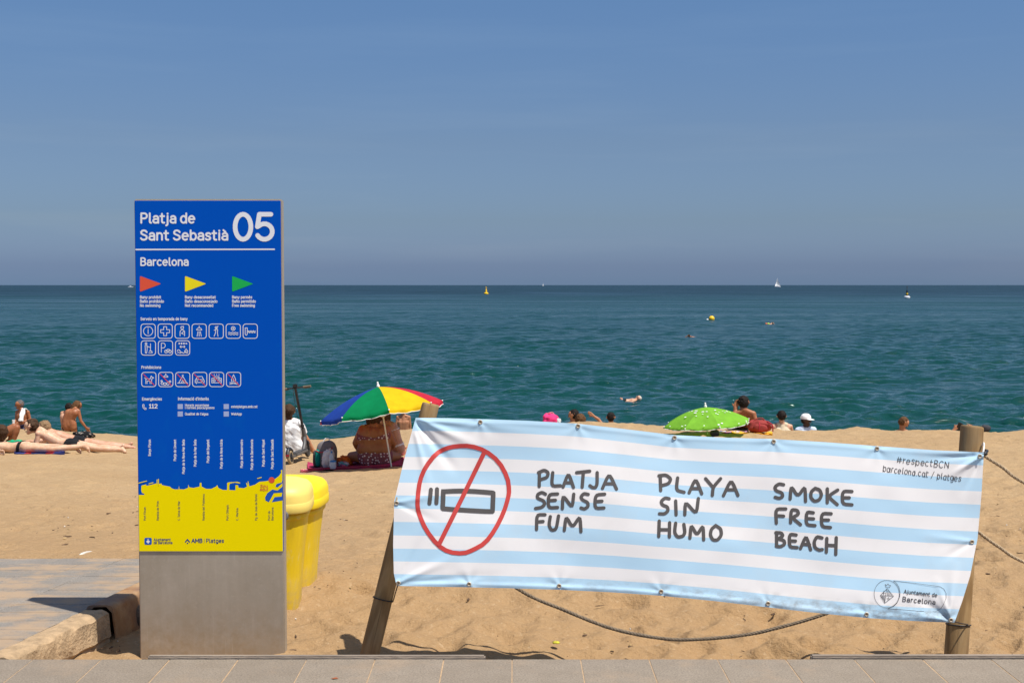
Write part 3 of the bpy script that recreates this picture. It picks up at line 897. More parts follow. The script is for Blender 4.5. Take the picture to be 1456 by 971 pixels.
# ------------------------------------------------------------------ the blue beach sign
YS = 5.86
def SP(u, v, off=0.0):
    return at(u, v, YS - off)
s_tl, s_br = SP(189.6, 283.5), SP(406.5, 940)
sx0, sx1 = SP(197.2, 800).x, SP(404.0, 800).x
stop = SP(300, 283.2).z
sc_ = ((sx0 + sx1) / 2, YS + .045, 0)
sign = empty('information_sign', (sc_[0], YS + .045, -.15), 'tall blue and yellow beach information sign on a grey steel base', 'sign')
def loc(p): return Vector(p) - sign.location
def SL(u, v, off=0.0): return loc(SP(u, v, off))
mb = MB(); mb.box(loc((sc_[0], YS + .033, (stop - .30) / 2)), (sx1 - sx0, .062, stop + .30), bev=.005)
mb.build('body', M['steel'], sign, smooth=40)
px0, px1, pz0, pz1 = sx0 + .003, sx1 - .003, SP(300, 783.6).z, stop - .008
mb = MB(); mb.box(loc(((px0 + px1) / 2, YS + .0012, (pz0 + pz1) / 2)), (px1 - px0, .008, pz1 - pz0), bev=.002)
panel = mb.build('panel', M['blue_panel'], sign, smooth=40)
PB = .0028                                      # face of the panel in front of YS
def SLp(u, v, off=0.0): return SL(u, v, PB + off)
# yellow land of the coast map
Z4 = lambda x, y: (180 + x / 5.396, 610 + y / 5.396)
coast = [(88, 503), (138, 503), (134, 494), (118, 488), (112, 470), (114, 432), (150, 423), (152, 434), (231, 415), (231, 386), (237, 386), (238, 420), (268, 416), (271, 428), (333, 440), (345, 453), (370, 461), (399, 461), (402, 434), (405, 460), (440, 461), (471, 450), (474, 424), (480, 445), (512, 450), (560, 440), (562, 411), (574, 411), (576, 440), (610, 457), (650, 457), (686, 440), (696, 428), (704, 450), (738, 465), (771, 466), (772, 411), (786, 407), (850, 403), (872, 410), (868, 416), (830, 409), (792, 417), (788, 432), (788, 466), (835, 468), (836, 428), (856, 430), (858, 448), (900, 452), (924, 441), (917, 412), (924, 411), (934, 436), (929, 400), (934, 400), (942, 438), (985, 425), (1018, 403), (1072, 398), (1140, 381), (1170, 358), (1187, 332), (1183, 316), (1207, 310), (1207, 938), (88, 938)]
left_px = CX + (px0 + .0012) / SP(0, 700).y * F_PX
def clampx(q):
    out = []
    for x, y in q:
        u, v = Z4(x, y)
        p = SP(u, v, PB)
        p.x = min(max(p.x, px0 + .0015), px1 - .0015); p.z = max(p.z, pz0 + .0015)
        out.append(p)
    return out
def poly_print(name, pts3, mat, off):
    mb = MB(); mb.add([loc(p + Vector((0, -off, 0))) for p in pts3], [tuple(range(len(pts3)))])
    return mb.build(name, mat, sign)
poly_print('coast_map', [Vector(p) for p in clampx([(70 if x == 88 else x, y) for x, y in coast])], M['yellow_print'], .0003)
poly_print('harbour_map', clampx([(1066, 546), (1063, 522), (1080, 490), (1118, 462), (1158, 470), (1195, 440), (1207, 440), (1207, 545), (1114, 559), (1136, 520), (1190, 516), (1195, 485), (1130, 490), (1092, 559)]), M['blue_print'], .0007)
poly_print('harbour_map', clampx([(1142, 441), (1150, 420), (1192, 408), (1207, 388), (1207, 412), (1182, 424), (1160, 445)]), M['blue_print'], .0007)
for q_ in ([Z4(92, 413), Z4(153, 397)], [Z4(172, 418), Z4(203, 409)], [Z4(1004, 378), Z4(1034, 369)], [Z4(244, 384), Z4(246, 430)]): print_mesh('breakwater', [q_], 1.1, SLp, M['yellow_print'], sign)

def sign_text(s, x, base, width, cap, weight, mat='white_print', name='lettering', vert=False, track=.1):
    st = text_strokes(s, width, cap, track)
    if vert: st = [[(x - b, base - a) for a, b in p] for p in st]
    else: st = [[(x + a, base - b) for a, b in p] for p in st]
    return print_mesh(name, st, weight, SLp, M[mat], sign, base=.0008)
sign_text('Platja', 199.5, 317, 51, 13.4, 2.65); sign_text('de', 256.3, 317, 20.8, 13.4, 2.65)
sign_text('Sant', 199.5, 341.2, 40.3, 13.4, 2.65); sign_text('Sebastià', 246.3, 341.2, 78, 13.4, 2.65)
sign_text('05', 331.5, 340.4, 58.5, 35.5, 6.6, track=.06)
print_mesh('divider_line', [[(193.3, 355), (390, 354.6)]], 2.0, SLp, M['white_print'], sign, base=.0006)
sign_text('Barcelona', 199.5, 377.4, 68.5, 10.4, 2.1)
for x0, mt in ((199, 'red_print'), (263, 'flag_yellow'), (330, 'green_print')):
    tri = chaikin([(x0, 392.4), (x0, 415.0), (x0 + 30.3, 403.4)], True, 1)
    tri = []
    for (cx_, cy_), (ax, ay), (bx_, by_) in (((x0, 392.4), (0, 1), (30, 11)), ((x0, 415), (30, -11.4), (0, -1)), ((x0 + 30.3, 403.6), (-30, -11), (-30, 11.4))):
        la, lb = math.hypot(ax, ay), math.hypot(bx_, by_)
        P0 = (cx_ + ax / la * 2, cy_ + ay / la * 2); P1 = (cx_ + bx_ / lb * 2, cy_ + by_ / lb * 2)
        seg = [((1 - t) ** 2 * P1[0] + 2 * t * (1 - t) * cx_ + t * t * P0[0], (1 - t) ** 2 * P1[1] + 2 * t * (1 - t) * cy_ + t * t * P0[1]) for t in (0, .25, .5, .75, 1)]
        tri += seg
    print_mesh('flag', [], 1, SLp, M[mt], sign, base=.0006, fills=[tri])
TW = 0.76
for (x, rows_) in ((199, (('Bany prohibit', 30), ('Baño prohibido', 34), ('No swimming', 29))), (263, (('Bany desaconsellat', 43.6), ('Baño desaconsejado', 46), ('Not recommended', 40))), (330, (('Bany permès', 28.4), ('Baño permitido', 33.6), ('Free swimming', 32.3)))):
    for k, (t_, w_) in enumerate(rows_): sign_text(t_, x, 424.4 + 5.9 * k, w_, 3.7, TW)
sign_text('Serveis en temporada de bany', 199.8, 455.3, 66.7, 3.8, TW)
sign_text('Prohibicions', 201, 524, 28, 3.8, TW)
sign_text('Emergències', 202, 569, 28, 3.8, TW)
sign_text('112', 212, 580.0, 12, 5.4, 1.25)
sign_text("Informació d'interès", 253, 568.8, 43.7, 3.9, TW)
sign_text('Horaris socorrisme', 263, 577.4, 34, 3.1, .6)
sign_text('i normes pesca/gossos', 263, 581, 41.8, 3.1, .6)
sign_text("Qualitat de l'aigua", 263, 590, 33, 3.3, .62)
sign_text('estatplatges.amb.cat', 328.7, 579.6, 37.3, 3.3, .62)
sign_text('WebApp', 328.7, 590, 15, 3.3, .62)
for (qx, qy) in ((252.6, 574.3), (252.6, 584.8), (318, 574.3), (318, 584.8)):
    print_mesh('printed_square', [], 1, SLp, M['pale_print'], sign, base=.0006, fills=[[(qx, qy), (qx + 7.4, qy), (qx + 7.4, qy + 7.2), (qx, qy + 7.2)]])
print_mesh('pictogram', [[(203.5, 574.6), (205.2, 575.6), (204.4, 577.8), (205.6, 579.6), (207.6, 580), (207.8, 581.8), (206, 582.2), (203.2, 579.4), (202.6, 576), (203.5, 574.6)]], .8, SLp, M['white_print'], sign)
for s_, x, yb in (('Banys Fòrum', 213, 648), ('Platja de Llevant', 249, 655), ('Platja de la Nova Mar Bella', 261.2, 673.4), ('Platja de la Mar Bella', 277.8, 663), ('Platja del Bogatell', 296, 657.8), ('Platja de la Nova Icària', 315, 666), ('Platja del Somorrostro', 343.9, 664.9), ('Platja de la Barceloneta', 358.4, 667.6), ('Platja de Sant Miquel', 374.8, 663), ('Platja de Sant Sebastià', 387.5, 666.5)):
    sign_text(s_, x + 1.2, yb, yb - 624.8, 3.2, .64, vert=True)
for s_, x, yt in (('Port Fòrum', 206.2, 720.6), ('Rambla de Prim', 224.7, 712), ('C. Selva de Mar', 254.7, 712), ('Rambla del Poblenou', 289.8, 702), ('Port Olímpic', 323.8, 717), ('C. Marina', 337.6, 722), ('Pg. de Joan de Borbó', 364.5, 702), ('Port de', 383, 726), ('Barcelona', 387.8, 721)):
    sign_text(s_, x + 1.1, 739.4, 739.4 - yt, 2.9, .45, 'grey_print', vert=True)
print_mesh('location_dot', [], 1, SLp, M['red_print'], sign, base=.0010, fills=[[(386.3 + 4.3 * math.cos(R(a)), 682.3 + 4.3 * math.sin(R(a))) for a in range(0, 360, 15)]])
sign_text('Sou', 370.2, 692.6, 10.3, 3.9, .8, 'orange_print')
sign_text('aquí', 369.6, 697.2, 11.6, 3.9, .8, 'orange_print')
# foot-of-panel logos
rr = []
for (cx_, cy_, a0) in ((214, 766, -90), (214, 772.2, 0), (207.2, 772.2, 90), (207.2, 766, 180)):
    rr += [(cx_ + 1.8 * math.cos(R(a0 + k * 30)), cy_ + 1.8 * math.sin(R(a0 + k * 30))) for k in range(4)]
print_mesh('emblem', [], 1, SLp, M['blue_print'], sign, base=.0008, fills=[rr])
print_mesh('emblem', [[(209.6, 766.6), (210.6, 765.9), (211.6, 766.6)]], .6, SLp, M['white_print'], sign, base=.0012, fills=[[(210.6, 767.0), (213.4, 769.6), (210.6, 772.6), (207.8, 769.6)]])
sign_text('Ajuntament', 218.5, 768.5, 24.2, 3.6, .6, 'navy_print')
sign_text('de Barcelona', 218.5, 772.8, 26.6, 3.6, .6, 'navy_print')
print_mesh('emblem', [[(263.6, 770.2), (266.5, 766.6), (269.4, 770.2)]], 1.7, SLp, M['navy_print'], sign, base=.0008, fills=[[(266.5 + 1.1 * math.cos(R(a)), 772 + 1.1 * math.sin(R(a))) for a in range(0, 360, 30)]])
sign_text('AMB', 272.4, 771, 15.4, 5.3, 1.15, 'navy_print')
sign_text('|', 290, 771, 1, 5.3, .35, 'navy_print')
sign_text('Platges', 293, 771, 25.4, 5.3, .85, 'navy_print')
# pictograms: strokes in a unit square, y up
RB = []
for (cx_, cy_, a0) in ((.80, .80, 0), (.20, .80, 90), (.20, .20, 180), (.80, .20, 270)):
    RB += [(cx_ + .18 * math.cos(R(a0 + k * 22.5)), cy_ + .18 * math.sin(R(a0 + k * 22.5))) for k in range(5)]
wav = lambda y, x0=.18, x1=.82: [(x0 + (x1 - x0) * i / 12, y + .03 * math.sin(i * 1.6)) for i in range(13)]
ICON = {
 'info': [arc(.5, .5, .31, .31, 0, 360, 20), [(.5, .62), (.5, .33)], [(.5, .70), (.5, .73)]],
 'cross': [[(.4, .8), (.6, .8), (.6, .6), (.8, .6), (.8, .4), (.6, .4), (.6, .2), (.4, .2), (.4, .4), (.2, .4), (.2, .6), (.4, .6), (.4, .8)]],
 'guard': [arc(.5, .73, .09, .09, 0, 360, 10), [(.42, .80), (.60, .82)], [(.36, .18), (.36, .48), (.44, .58), (.58, .58), (.66, .48), (.66, .18)], [(.64, .5), (.46, .36), (.58, .30)]],
 'shower': [[(.5, .86), (.5, .72)], arc(.5, .58, .17, .14, 0, 180, 8) + [(.33, .58), (.67, .58)], [(.42, .48), (.36, .16)], [(.5, .48), (.5, .16)], [(.58, .48), (.64, .16)]],
 'feet': [arc(.5, .74, .07, .07, 0, 360, 8), [(.62, .84), (.46, .62), (.46, .4), (.36, .16)], [(.6, .62), (.58, .4), (.62, .16)], [(.46, .62), (.6, .62)], [(.36, .56), (.46, .6)]],
 'amphi': [arc(.5, .68, .13, .13, 0, 360, 12), arc(.5, .68, .04, .04, 0, 360, 6), wav(.40), wav(.28)],
 'tower': [[(.16, .72), (.30, .72), (.30, .3), (.23, .22), (.16, .3), (.16, .72)], [(.30, .5)] + wav(.5, .34, .84), wav(.42, .34, .84)],
 'help': [arc(.34, .80, .06, .06, 0, 360, 8), [(.28, .68), (.40, .68), (.42, .44), (.38, .16), (.3, .16), (.28, .68)], [(.42, .6), (.62, .54)], [(.64, .78), (.64, .3)], [(.52, .18), (.76, .18), (.72, .3), (.56, .3)]],
 'bike': [[(.22, .2), (.22, .82), (.40, .82), (.48, .72), (.48, .60), (.40, .50), (.24, .50)], arc(.54, .26, .10, .10, 0, 360, 10), arc(.80, .26, .10, .10, 0, 360, 10), [(.54, .26), (.64, .42), (.76, .40), (.80, .26)]],
 'dist': [[(.24, .84), (.30, .84), (.30, .76), (.24, .76)], [(.40, .84), (.46, .84), (.46, .76), (.40, .76), (.40, .84)], [(.56, .84), (.62, .84), (.62, .76), (.56, .76), (.56, .84)], [(.72, .76), (.72, .82), (.78, .82), (.78, .76)], [(.32, .58), (.68, .58)], [(.4, .65), (.32, .58), (.4, .51)], [(.6, .65), (.68, .58), (.6, .51)], [(.14, .30)] + arc(.24, .30, .08, .08, 180, 0, 6) + [(.42, .2)], wav(.18, .16, .86), [(.62, .26), (.74, .44), (.86, .26), (.62, .26)]],
 'dog': [[(.22, .62), (.30, .54), (.60, .54), (.66, .74), (.72, .66), (.82, .62), (.70, .54), (.66, .22)], [(.58, .4), (.58, .22)], [(.30, .54), (.30, .22)], [(.38, .4), (.38, .22)], [(.38, .4), (.58, .4)]],
 'soap': [[(.5, .88), (.5, .78)], arc(.5, .66, .14, .12, 0, 180, 8) + [(.36, .66), (.64, .66)], arc(.26, .24, .08, .08, 0, 360, 8), arc(.44, .20, .10, .08, 0, 360, 8), arc(.64, .22, .09, .09, 0, 360, 8), arc(.78, .36, .06, .06, 0, 360, 8), arc(.22, .40, .05, .05, 0, 360, 8)],
 'tent': [[(.16, .26), (.84, .26)], [(.24, .28), (.54, .80)], [(.76, .28), (.46, .80)], [(.42, .28), (.5, .48), (.58, .28)]],
 'car': [[(.24, .50), (.34, .70), (.66, .70), (.76, .50), (.80, .44), (.80, .30), (.20, .30), (.20, .44), (.24, .50)], [(.24, .5), (.76, .5)], [(.28, .28), (.28, .22)], [(.72, .28), (.72, .22)], [(.3, .4), (.36, .4)], [(.64, .4), (.7, .4)]],
 'radio': [[(.18, .28), (.18, .58), (.82, .58), (.82, .28), (.18, .28)], [(.34, .60), (.34, .70), (.66, .70), (.66, .60)], arc(.33, .43, .08, .08, 0, 360, 8), arc(.67, .43, .08, .08, 0, 360, 8), [(.34, .84), (.34, .80)], [(.5, .84), (.5, .80)], [(.66, .84), (.66, .80)]],
 'fire': [[(.24, .18), (.76, .30)], [(.24, .30), (.76, .18)], [(.38, .34), (.36, .5), (.5, .82), (.64, .5), (.62, .34)], [(.46, .34), (.5, .56), (.54, .34)]],
}
def icon(key, x, y, s=21.2, ban=False):
    st = [[(x + a * s, y + (1 - b) * s) for a, b in p] for p in ICON[key]]
    fr = print_mesh('pictogram', st, .9, SLp, M['white_print'], sign, base=.0008)
    print_mesh('frame', [[(x + a * s, y + (1 - b) * s) for a, b in RB]], 1.0, SLp, M['white_print'], fr, closed=True, base=.0008)
    if ban: print_mesh('ban_bar', [[(x + .14 * s, y + .15 * s), (x + .86 * s, y + .87 * s)]], 1.1, SLp, M['pink_print'], fr, base=.0012)
for k, key in enumerate(('info', 'cross', 'guard', 'shower', 'feet', 'amphi', 'tower')): icon(key, 200 + 24.2 * k, 460.3)
for k, key in enumerate(('help', 'bike', 'dist')): icon(key, 200.4 + 24.3 * k, 484.1)
for k, key in enumerate(('dog', 'soap', 'tent', 'car', 'radio', 'fire')): icon(key, 201 + 24.1 * k, 528.9, ban=True)

# ------------------------------------------------------------------ wooden posts and banner
def make_post(base, top, r0, r1, label, seed):
    base, top = Vector(base), Vector(top)
    d = top - base; L = d.length
    mb = MB(); n = 40; vs, fs = [], []
    prof = [(0, r0), (.02, r0)] + [(L * i / 26, r0 + (r1 - r0) * i / 26) for i in range(1, 26)] + [(L - .012, r1), (L - .004, r1 * .985), (L, r1 * .93)]
    for z, r in prof:
        for k in range(n):
            a = 2 * math.pi * k / n
            q = 1 + .035 * float(fbm(np.array(math.cos(a) * 1.6 + seed), np.array(math.sin(a) * 1.6 + z * 1.3), seed, 3)) + .012 * float(vnoise(np.array(a * 7), np.array(z * .7), seed))
            vs.append((r * q * math.cos(a), r * q * math.sin(a), z + (.006 * float(vnoise(np.array(math.cos(a) * 3), np.array(math.sin(a) * 3), seed + 5)) if z > L - .02 else 0)))
    for i in range(len(prof) - 1):
        for k in range(n):
            k2 = (k + 1) % n; fs.append((i * n + k, i * n + k2, (i + 1) * n + k2, (i + 1) * n + k))
    fs.append(tuple(range(n))[::-1]); fs.append(tuple((len(prof) - 1) * n + k for k in range(n)))
    mb.add(vs, fs)
    o = mb.build('wooden_post', M['wood'], smooth=40)
    o.location = base
    o.rotation_mode = 'QUATERNION'; o.rotation_quaternion = d.to_track_quat('Z', 'Y')
    return tag(o, label, 'post', 'round wooden posts of the rope fence')
def ext(a, b, k): a, b = Vector(a), Vector(b); return a + (a - b) * k
pL0, pL1 = at(524, 936, 5.72), at(612.5, 574, 5.90)
make_post(ext(pL0, pL1, .25), pL1, .045, .041, 'leaning round wooden post holding the left end of the striped banner', 3)
pR0, pR1 = at(1359, 936, 5.74), at(1382.5, 606, 5.90)
make_post(ext(pR0, pR1, .25), pR1, .052, .052, 'upright round wooden post holding the right end of the striped banner', 9)

TOPE = [(591, 594), (637, 594.2), (683, 595.5), (750, 598), (820, 602), (890, 610), (960, 618.5), (1030, 622), (1100, 624), (1174, 628.5), (1247, 634), (1330, 640), (1399, 643)]
BOTE = [(564, 832.5), (615, 833.6), (667, 834.5), (730, 836), (795, 838), (868, 841.5), (940, 846.5), (1016, 854), (1092, 863), (1162, 871), (1232, 878), (1290, 882), (1357, 885)]
LEFE = [(0, 591, 594), (.25, 574.5, 654), (.5, 560.5, 713), (.75, 559, 775), (.92, 560, 815), (1, 564, 832.5)]
RIGE = [(0, 1399, 643), (.25, 1395.5, 703), (.5, 1390, 765), (.72, 1379.5, 818), (.88, 1368, 855), (1, 1357, 885)]
_tx = np.linspace(0, 1, len(TOPE))
def edge_tb(E, u):
    # arc-length-like parameter: x runs evenly
    x0, x1 = E[0][0], E[-1][0]
    x = x0 + (x1 - x0) * u
    return x, np.interp(x, [p[0] for p in E], [p[1] for p in E])
def edge_lr(E, v):
    return np.interp(v, [p[0] for p in E], [p[1] for p in E]), np.interp(v, [p[0] for p in E], [p[2] for p in E])
def BP(u, v):
    tx, ty = edge_tb(TOPE, u); bx, by = edge_tb(BOTE, u)
    lx, ly = edge_lr(LEFE, v); rx, ry = edge_lr(RIGE, v)
    bil = lambda a, b, c, d: (1 - u) * (1 - v) * a + u * (1 - v) * b + (1 - u) * v * c + u * v * d
    x = (1 - v) * tx + v * bx + (1 - u) * lx + u * rx - bil(TOPE[0][0], TOPE[-1][0], BOTE[0][0], BOTE[-1][0])
    y = (1 - v) * ty + v * by + (1 - u) * ly + u * ry - bil(TOPE[0][1], TOPE[-1][1], BOTE[0][1], BOTE[-1][1])
    return x, y
GROM = [(683, 600), (822, 605.5), (959, 622), (1100, 627.5), (1247, 637.5), (1393, 648.5), (563.8, 715), (566.5, 828.5), (667, 830), (795, 832.5), (940, 840.5), (1092, 857.5), (1232, 873), (1352, 881), (1382, 770)]
def fold(x, y, a, b, w, amp, fade=True):
    """a crease running from a to b (photo positions on the cloth)"""
    ax, ay = a; bx, by = b; dx, dy = bx - ax, by - ay; L = math.hypot(dx, dy)
    t = ((x - ax) * dx + (y - ay) * dy) / (L * L); d = ((x - ax) * -dy + (y - ay) * dx) / L
    ww = w * (.35 + .9 * np.clip(t, 0, 1))
    m = np.exp(-(d / ww) ** 2) * np.clip((t + .06) / .12, 0, 1) * np.clip((1.05 - t) / .7, 0, 1)
    return amp * m
FOLDS = [((593, 600), (650, 672), 7, -.013), ((600, 598), (690, 640), 8, .010), ((590, 615), (612, 700), 6, .006), ((597, 597), (760, 612), 6, .006),
         ((1396, 648), (1352, 676), 4, .014), ((1396, 650), (1368, 705), 5, -.008), ((1396, 646), (1318, 652), 5, -.008), ((1396, 647), (1290, 640), 5, .004),
         ((566, 828), (650, 790), 7, .008), ((566, 826), (600, 760), 6, -.006), ((566, 830), (720, 815), 6, -.005), ((562, 715), (640, 700), 6, .004), ((562, 715), (630, 745), 6, -.004),
         ((1350, 880), (1300, 845), 8, -.012), ((1350, 878), (1360, 800), 8, .012), ((1350, 882), (1240, 860), 6, .007), ((1352, 882), (1330, 820), 5, .007), ((1382, 770), (1300, 760), 7, .004), ((1382, 770), (1330, 800), 6, -.004)]
def BS(u, v, off=0.0):
    """point of the cloth"""
    x, y = BP(u, v)
    x = np.asarray(x, float); y = np.asarray(y, float)
    Yd = 5.705 - .20 * v - .030 * np.sin(np.pi * u) * (1 - .5 * v) + .035 * u * 0
    Yd = Yd + .010 * np.sin(6.0 * u + 2.2 * v + .6) * np.sin(np.pi * v) + .007 * np.sin(15 * u - 3 * v) * np.sin(np.pi * v)
    Yd = Yd + .012 * fbm(u * 6.0, v * 2.3, 5, 3)
    for a, b, w, am in FOLDS: Yd = Yd + fold(x, y, a, b, w, -am)
    for gx, gy in GROM[:6] + GROM[8:13]:
        r_ = np.hypot((x - gx) / 1.6, y - gy); ang = np.arctan2(y - gy, x - gx)
        Yd = Yd + .0022 * np.exp(-(r_ / 20) ** 2) * np.sin(ang * 5 + gx) * np.clip(r_ / 6, 0, 1)
    # rolled hem
    Yd = Yd - .004 * np.exp(-((v - .982) / .012) ** 2) - .002 * np.exp(-((v - .02) / .012) ** 2)
    Yd = Yd - off
    a = (x - CX) / F_PX; b = (CY - y) / F_PX
    dy = _c + b * _s; t = Yd / dy
    return np.stack([a * t, Yd, CAM_Z + (-_s + b * _c) * t], -1)
NU, NV = 420, 130
ug, vg = np.meshgrid(np.linspace(0, 1, NU), np.linspace(0, 1, NV))
banner = empty('banner', at(978, 880, 5.66), 'sagging blue and white striped cloth banner against smoking, tied between two posts', 'banner')
bl = np.array(banner.location)
bo = np_mesh('cloth', (BS(ug, vg) - bl).reshape(-1, 3), grid_faces(NV, NU), M['banner'], uv=np.stack([ug, vg], -1).reshape(-1, 2))
link(bo, banner)
def inv_bp(px, py):
    px = np.asarray(px, float); py = np.asarray(py, float)
    u = (px - 575) / 815.0; v = np.full_like(u, .5)
    e = 1e-3
    for _ in range(8):
        x, y = BP(u, v)
        x1, y1 = BP(u + e, v); x2, y2 = BP(u, v + e)
        a, b, c, d = (x1 - x) / e, (x2 - x) / e, (y1 - y) / e, (y2 - y) / e
        det = a * d - b * c
        ex, ey = px - x, py - y
        u = np.clip(u + (d * ex - b * ey) / det, -.02, 1.02); v = np.clip(v + (-c * ex + a * ey) / det, -.02, 1.02)
    return u, v
def BM(px, py, off=0.0):
    u, v = inv_bp(px, py)
    r_ = BS(u, v, off + .0006) - bl
    return r_ if r_.ndim > 1 else Vector(r_)
BM.vec = True
zA = lambda P: [(730 + x / 2.912, 640 + y / 2.912) for x, y in P]
LET = {
 'P1': [[(107, 149), (108, 90)], [(104, 92), (128, 81), (145, 92), (140, 112), (111, 121)]], 'L1': [[(163, 92), (158, 148), (195, 146)]], 'A1': [[(206, 151), (228, 92), (249, 153)], [(214, 134), (243, 134)]],
 'T1': [[(262, 92), (316, 86)], [(290, 90), (285, 152)]], 'J1': [[(347, 92), (347, 140), (340, 154), (328, 154), (317, 146)]], 'A2': [[(369, 157), (397, 94), (427, 160)], [(380, 138), (416, 138)]],
 'S1': [[(133, 181), (118, 173), (100, 182), (99, 198), (125, 208), (131, 222), (117, 236), (92, 240)]], 'E1': [[(183, 180), (146, 182), (144, 238), (183, 236)], [(146, 208), (174, 206)]], 'N1': [[(203, 241), (205, 184), (244, 239), (250, 181)]],
 'S2': [[(310, 182), (292, 178), (279, 192), (286, 205), (308, 215), (310, 232), (294, 243), (280, 238)]], 'E2': [[(378, 181), (340, 184), (337, 240), (375, 238)], [(340, 212), (367, 210)]],
 'F1': [[(131, 266), (97, 266), (96, 327)], [(97, 296), (123, 294)]], 'U1': [[(153, 274), (147, 310), (158, 331), (178, 326), (187, 271)]], 'M1': [[(211, 331), (218, 272), (245, 320), (276, 271), (280, 336)]],
 'P2': [[(610, 166), (608, 104)], [(603, 105), (632, 101), (653, 118), (643, 138), (612, 146)]], 'L2': [[(680, 114), (674, 165), (707, 173)]], 'A3': [[(728, 175), (755, 114), (780, 179)], [(738, 158), (772, 158)]], 'Y1': [[(796, 117), (826, 152)], [(858, 117), (827, 152), (824, 186)]],
 'A4': [[(870, 187), (902, 119), (930, 186)], [(882, 163), (918, 163)]], 'S3': [[(645, 200), (628, 196), (611, 211), (617, 226), (638, 233), (641, 250), (626, 263), (605, 262)]], 'I1': [[(672, 209), (674, 266)]], 'N2': [[(710, 266), (712, 211), (758, 265), (766, 199)]],
 'O1': [[(838, 311), (820, 325), (815, 350), (826, 371), (846, 371), (862, 350), (859, 324), (838, 311)]], 'O2': [[(1250, 157), (1233, 170), (1231, 195), (1246, 211), (1266, 206), (1277, 185), (1269, 163), (1250, 157)]],
 'H1': [[(604, 292), (602, 356)], [(647, 299), (646, 358)], [(604, 328), (646, 328)]], 'U2': [[(672, 301), (667, 340), (680, 359), (702, 355), (711, 340), (706, 306)]], 'M2': [[(731, 363), (736, 307), (760, 352), (786, 309), (788, 370)]],
 'S4': [[(1119, 142), (1100, 138), (1082, 151), (1087, 167), (1112, 175), (1116, 191), (1101, 199), (1084, 194)]], 'M3': [[(1146, 201), (1150, 147), (1178, 192), (1208, 148), (1210, 211)]],
 'K1': [[(1300, 159), (1300, 216)], [(1343, 164), (1302, 190), (1341, 224)]], 'E3': [[(1402, 170), (1363, 168), (1362, 222), (1402, 225)], [(1363, 196), (1391, 196)]],
 'F2': [[(1128, 242), (1086, 242), (1089, 301)], [(1087, 270), (1119, 272)]], 'R1': [[(1148, 299), (1150, 245), (1176, 247), (1182, 264), (1154, 278), (1189, 307)]], 'E4': [[(1242, 258), (1214, 254), (1212, 308), (1249, 311)], [(1213, 282), (1243, 283)]], 'E5': [[(1316, 262), (1276, 260), (1276, 316), (1313, 319)], [(1276, 288), (1305, 288)]],
 'B1': [[(1090, 340), (1090, 396)], [(1087, 340), (1110, 341), (1117, 354), (1096, 366), (1121, 372), (1124, 388), (1106, 399), (1089, 396)]], 'E6': [[(1171, 350), (1143, 346), (1143, 400), (1175, 402)], [(1143, 374), (1168, 375)]], 'A5': [[(1189, 406), (1212, 351), (1231, 411)], [(1196, 388), (1226, 390)]],
 'C1': [[(1278, 362), (1257, 356), (1245, 378), (1248, 402), (1266, 413), (1279, 410)]], 'H2': [[(1298, 364), (1296, 421)], [(1337, 361), (1335, 430)], [(1297, 392), (1336, 394)]],
}
WORDS = [('PLATJA SENSE FUM', ['P1', 'L1', 'A1', 'T1', 'J1', 'A2']), ('', ['S1', 'E1', 'N1', 'S2', 'E2']), ('', ['F1', 'U1', 'M1']), ('', ['P2', 'L2', 'A3', 'Y1', 'A4']), ('', ['S3', 'I1', 'N2']), ('', ['H1', 'U2', 'M2', 'O1']), ('', ['S4', 'M3', 'O2', 'K1', 'E3']), ('', ['F2', 'R1', 'E4', 'E5']), ('', ['B1', 'E6', 'A5', 'C1', 'H2'])]
for _w, keys in WORDS:
    st = [zA(p) for k in keys for p in LET[k]]
    print_mesh('lettering', st, 4.7, BM, M['ink'], banner, step=2.5, smoothit=2, base=.0012)
zC = lambda P: [(560 + x / 4.855, 600 + y / 4.855) for x, y in P]
print_mesh('cigarette_drawing', [zC([(341, 478), (345, 478), (430, 474), (520, 474), (681, 486), (687, 490), (684, 550), (682, 612), (678, 616), (590, 613), (342, 597), (337, 592), (340, 540)])], 6.6, BM, M['ink'], banner, closed=True, step=2.5, smoothit=1, base=.0012)
print_mesh('smoke_drawing', [zC([(256, 465), (252, 510), (246, 560)]), zC([(298, 462), (297, 510), (294, 558)])], 5.8, BM, M['ink'], banner, step=2.5, base=.0012)
print_mesh('ban_ring', [zC([(430, 165), (530, 163), (630, 195), (725, 270), (785, 380), (797, 470), (790, 520), (760, 620), (700, 740), (630, 835), (545, 882), (480, 906), (380, 897), (300, 847), (220, 740), (180, 650), (163, 590), (165, 510), (180, 400), (218, 310), (290, 217), (360, 180)])], 6.2, BM, M['banner_red'], banner, closed=True, step=2.5, smoothit=1, base=.0014)
print_mesh('ban_bar', [zC([(626, 205), (470, 525), (312, 842)])], 6.2, BM, M['banner_red'], banner, step=2.5, base=.0026)
def hand_text(s, p0, p1, cap, w, mat, jit=.25, seed=1, parent=banner):
    L = math.hypot(p1[0] - p0[0], p1[1] - p0[1]); ca, sa = (p1[0] - p0[0]) / L, (p1[1] - p0[1]) / L
    r2 = random.Random(seed)
    st = []
    if jit: s = s.replace('a', 'ɑ')
    for p in text_strokes(s, L, cap, .14):
        q = []
        ox, oy, tl, sy_ = [r2.uniform(-jit, jit) for _ in range(4)]
        for x, y in p:
            x, y = x + ox + y * tl * .12, y * (1 + sy_ * .12) + oy
            q.append((p0[0] + x * ca + y * sa, p0[1] + x * sa - y * ca))
        st.append(q)
    return print_mesh('lettering', st, w, BM, mat, parent, base=.0012)
hand_text('#respectBCN', (1275, 657.5), (1349.6, 665.6), 8.8, .85, M['thin_ink'], .42, 3)
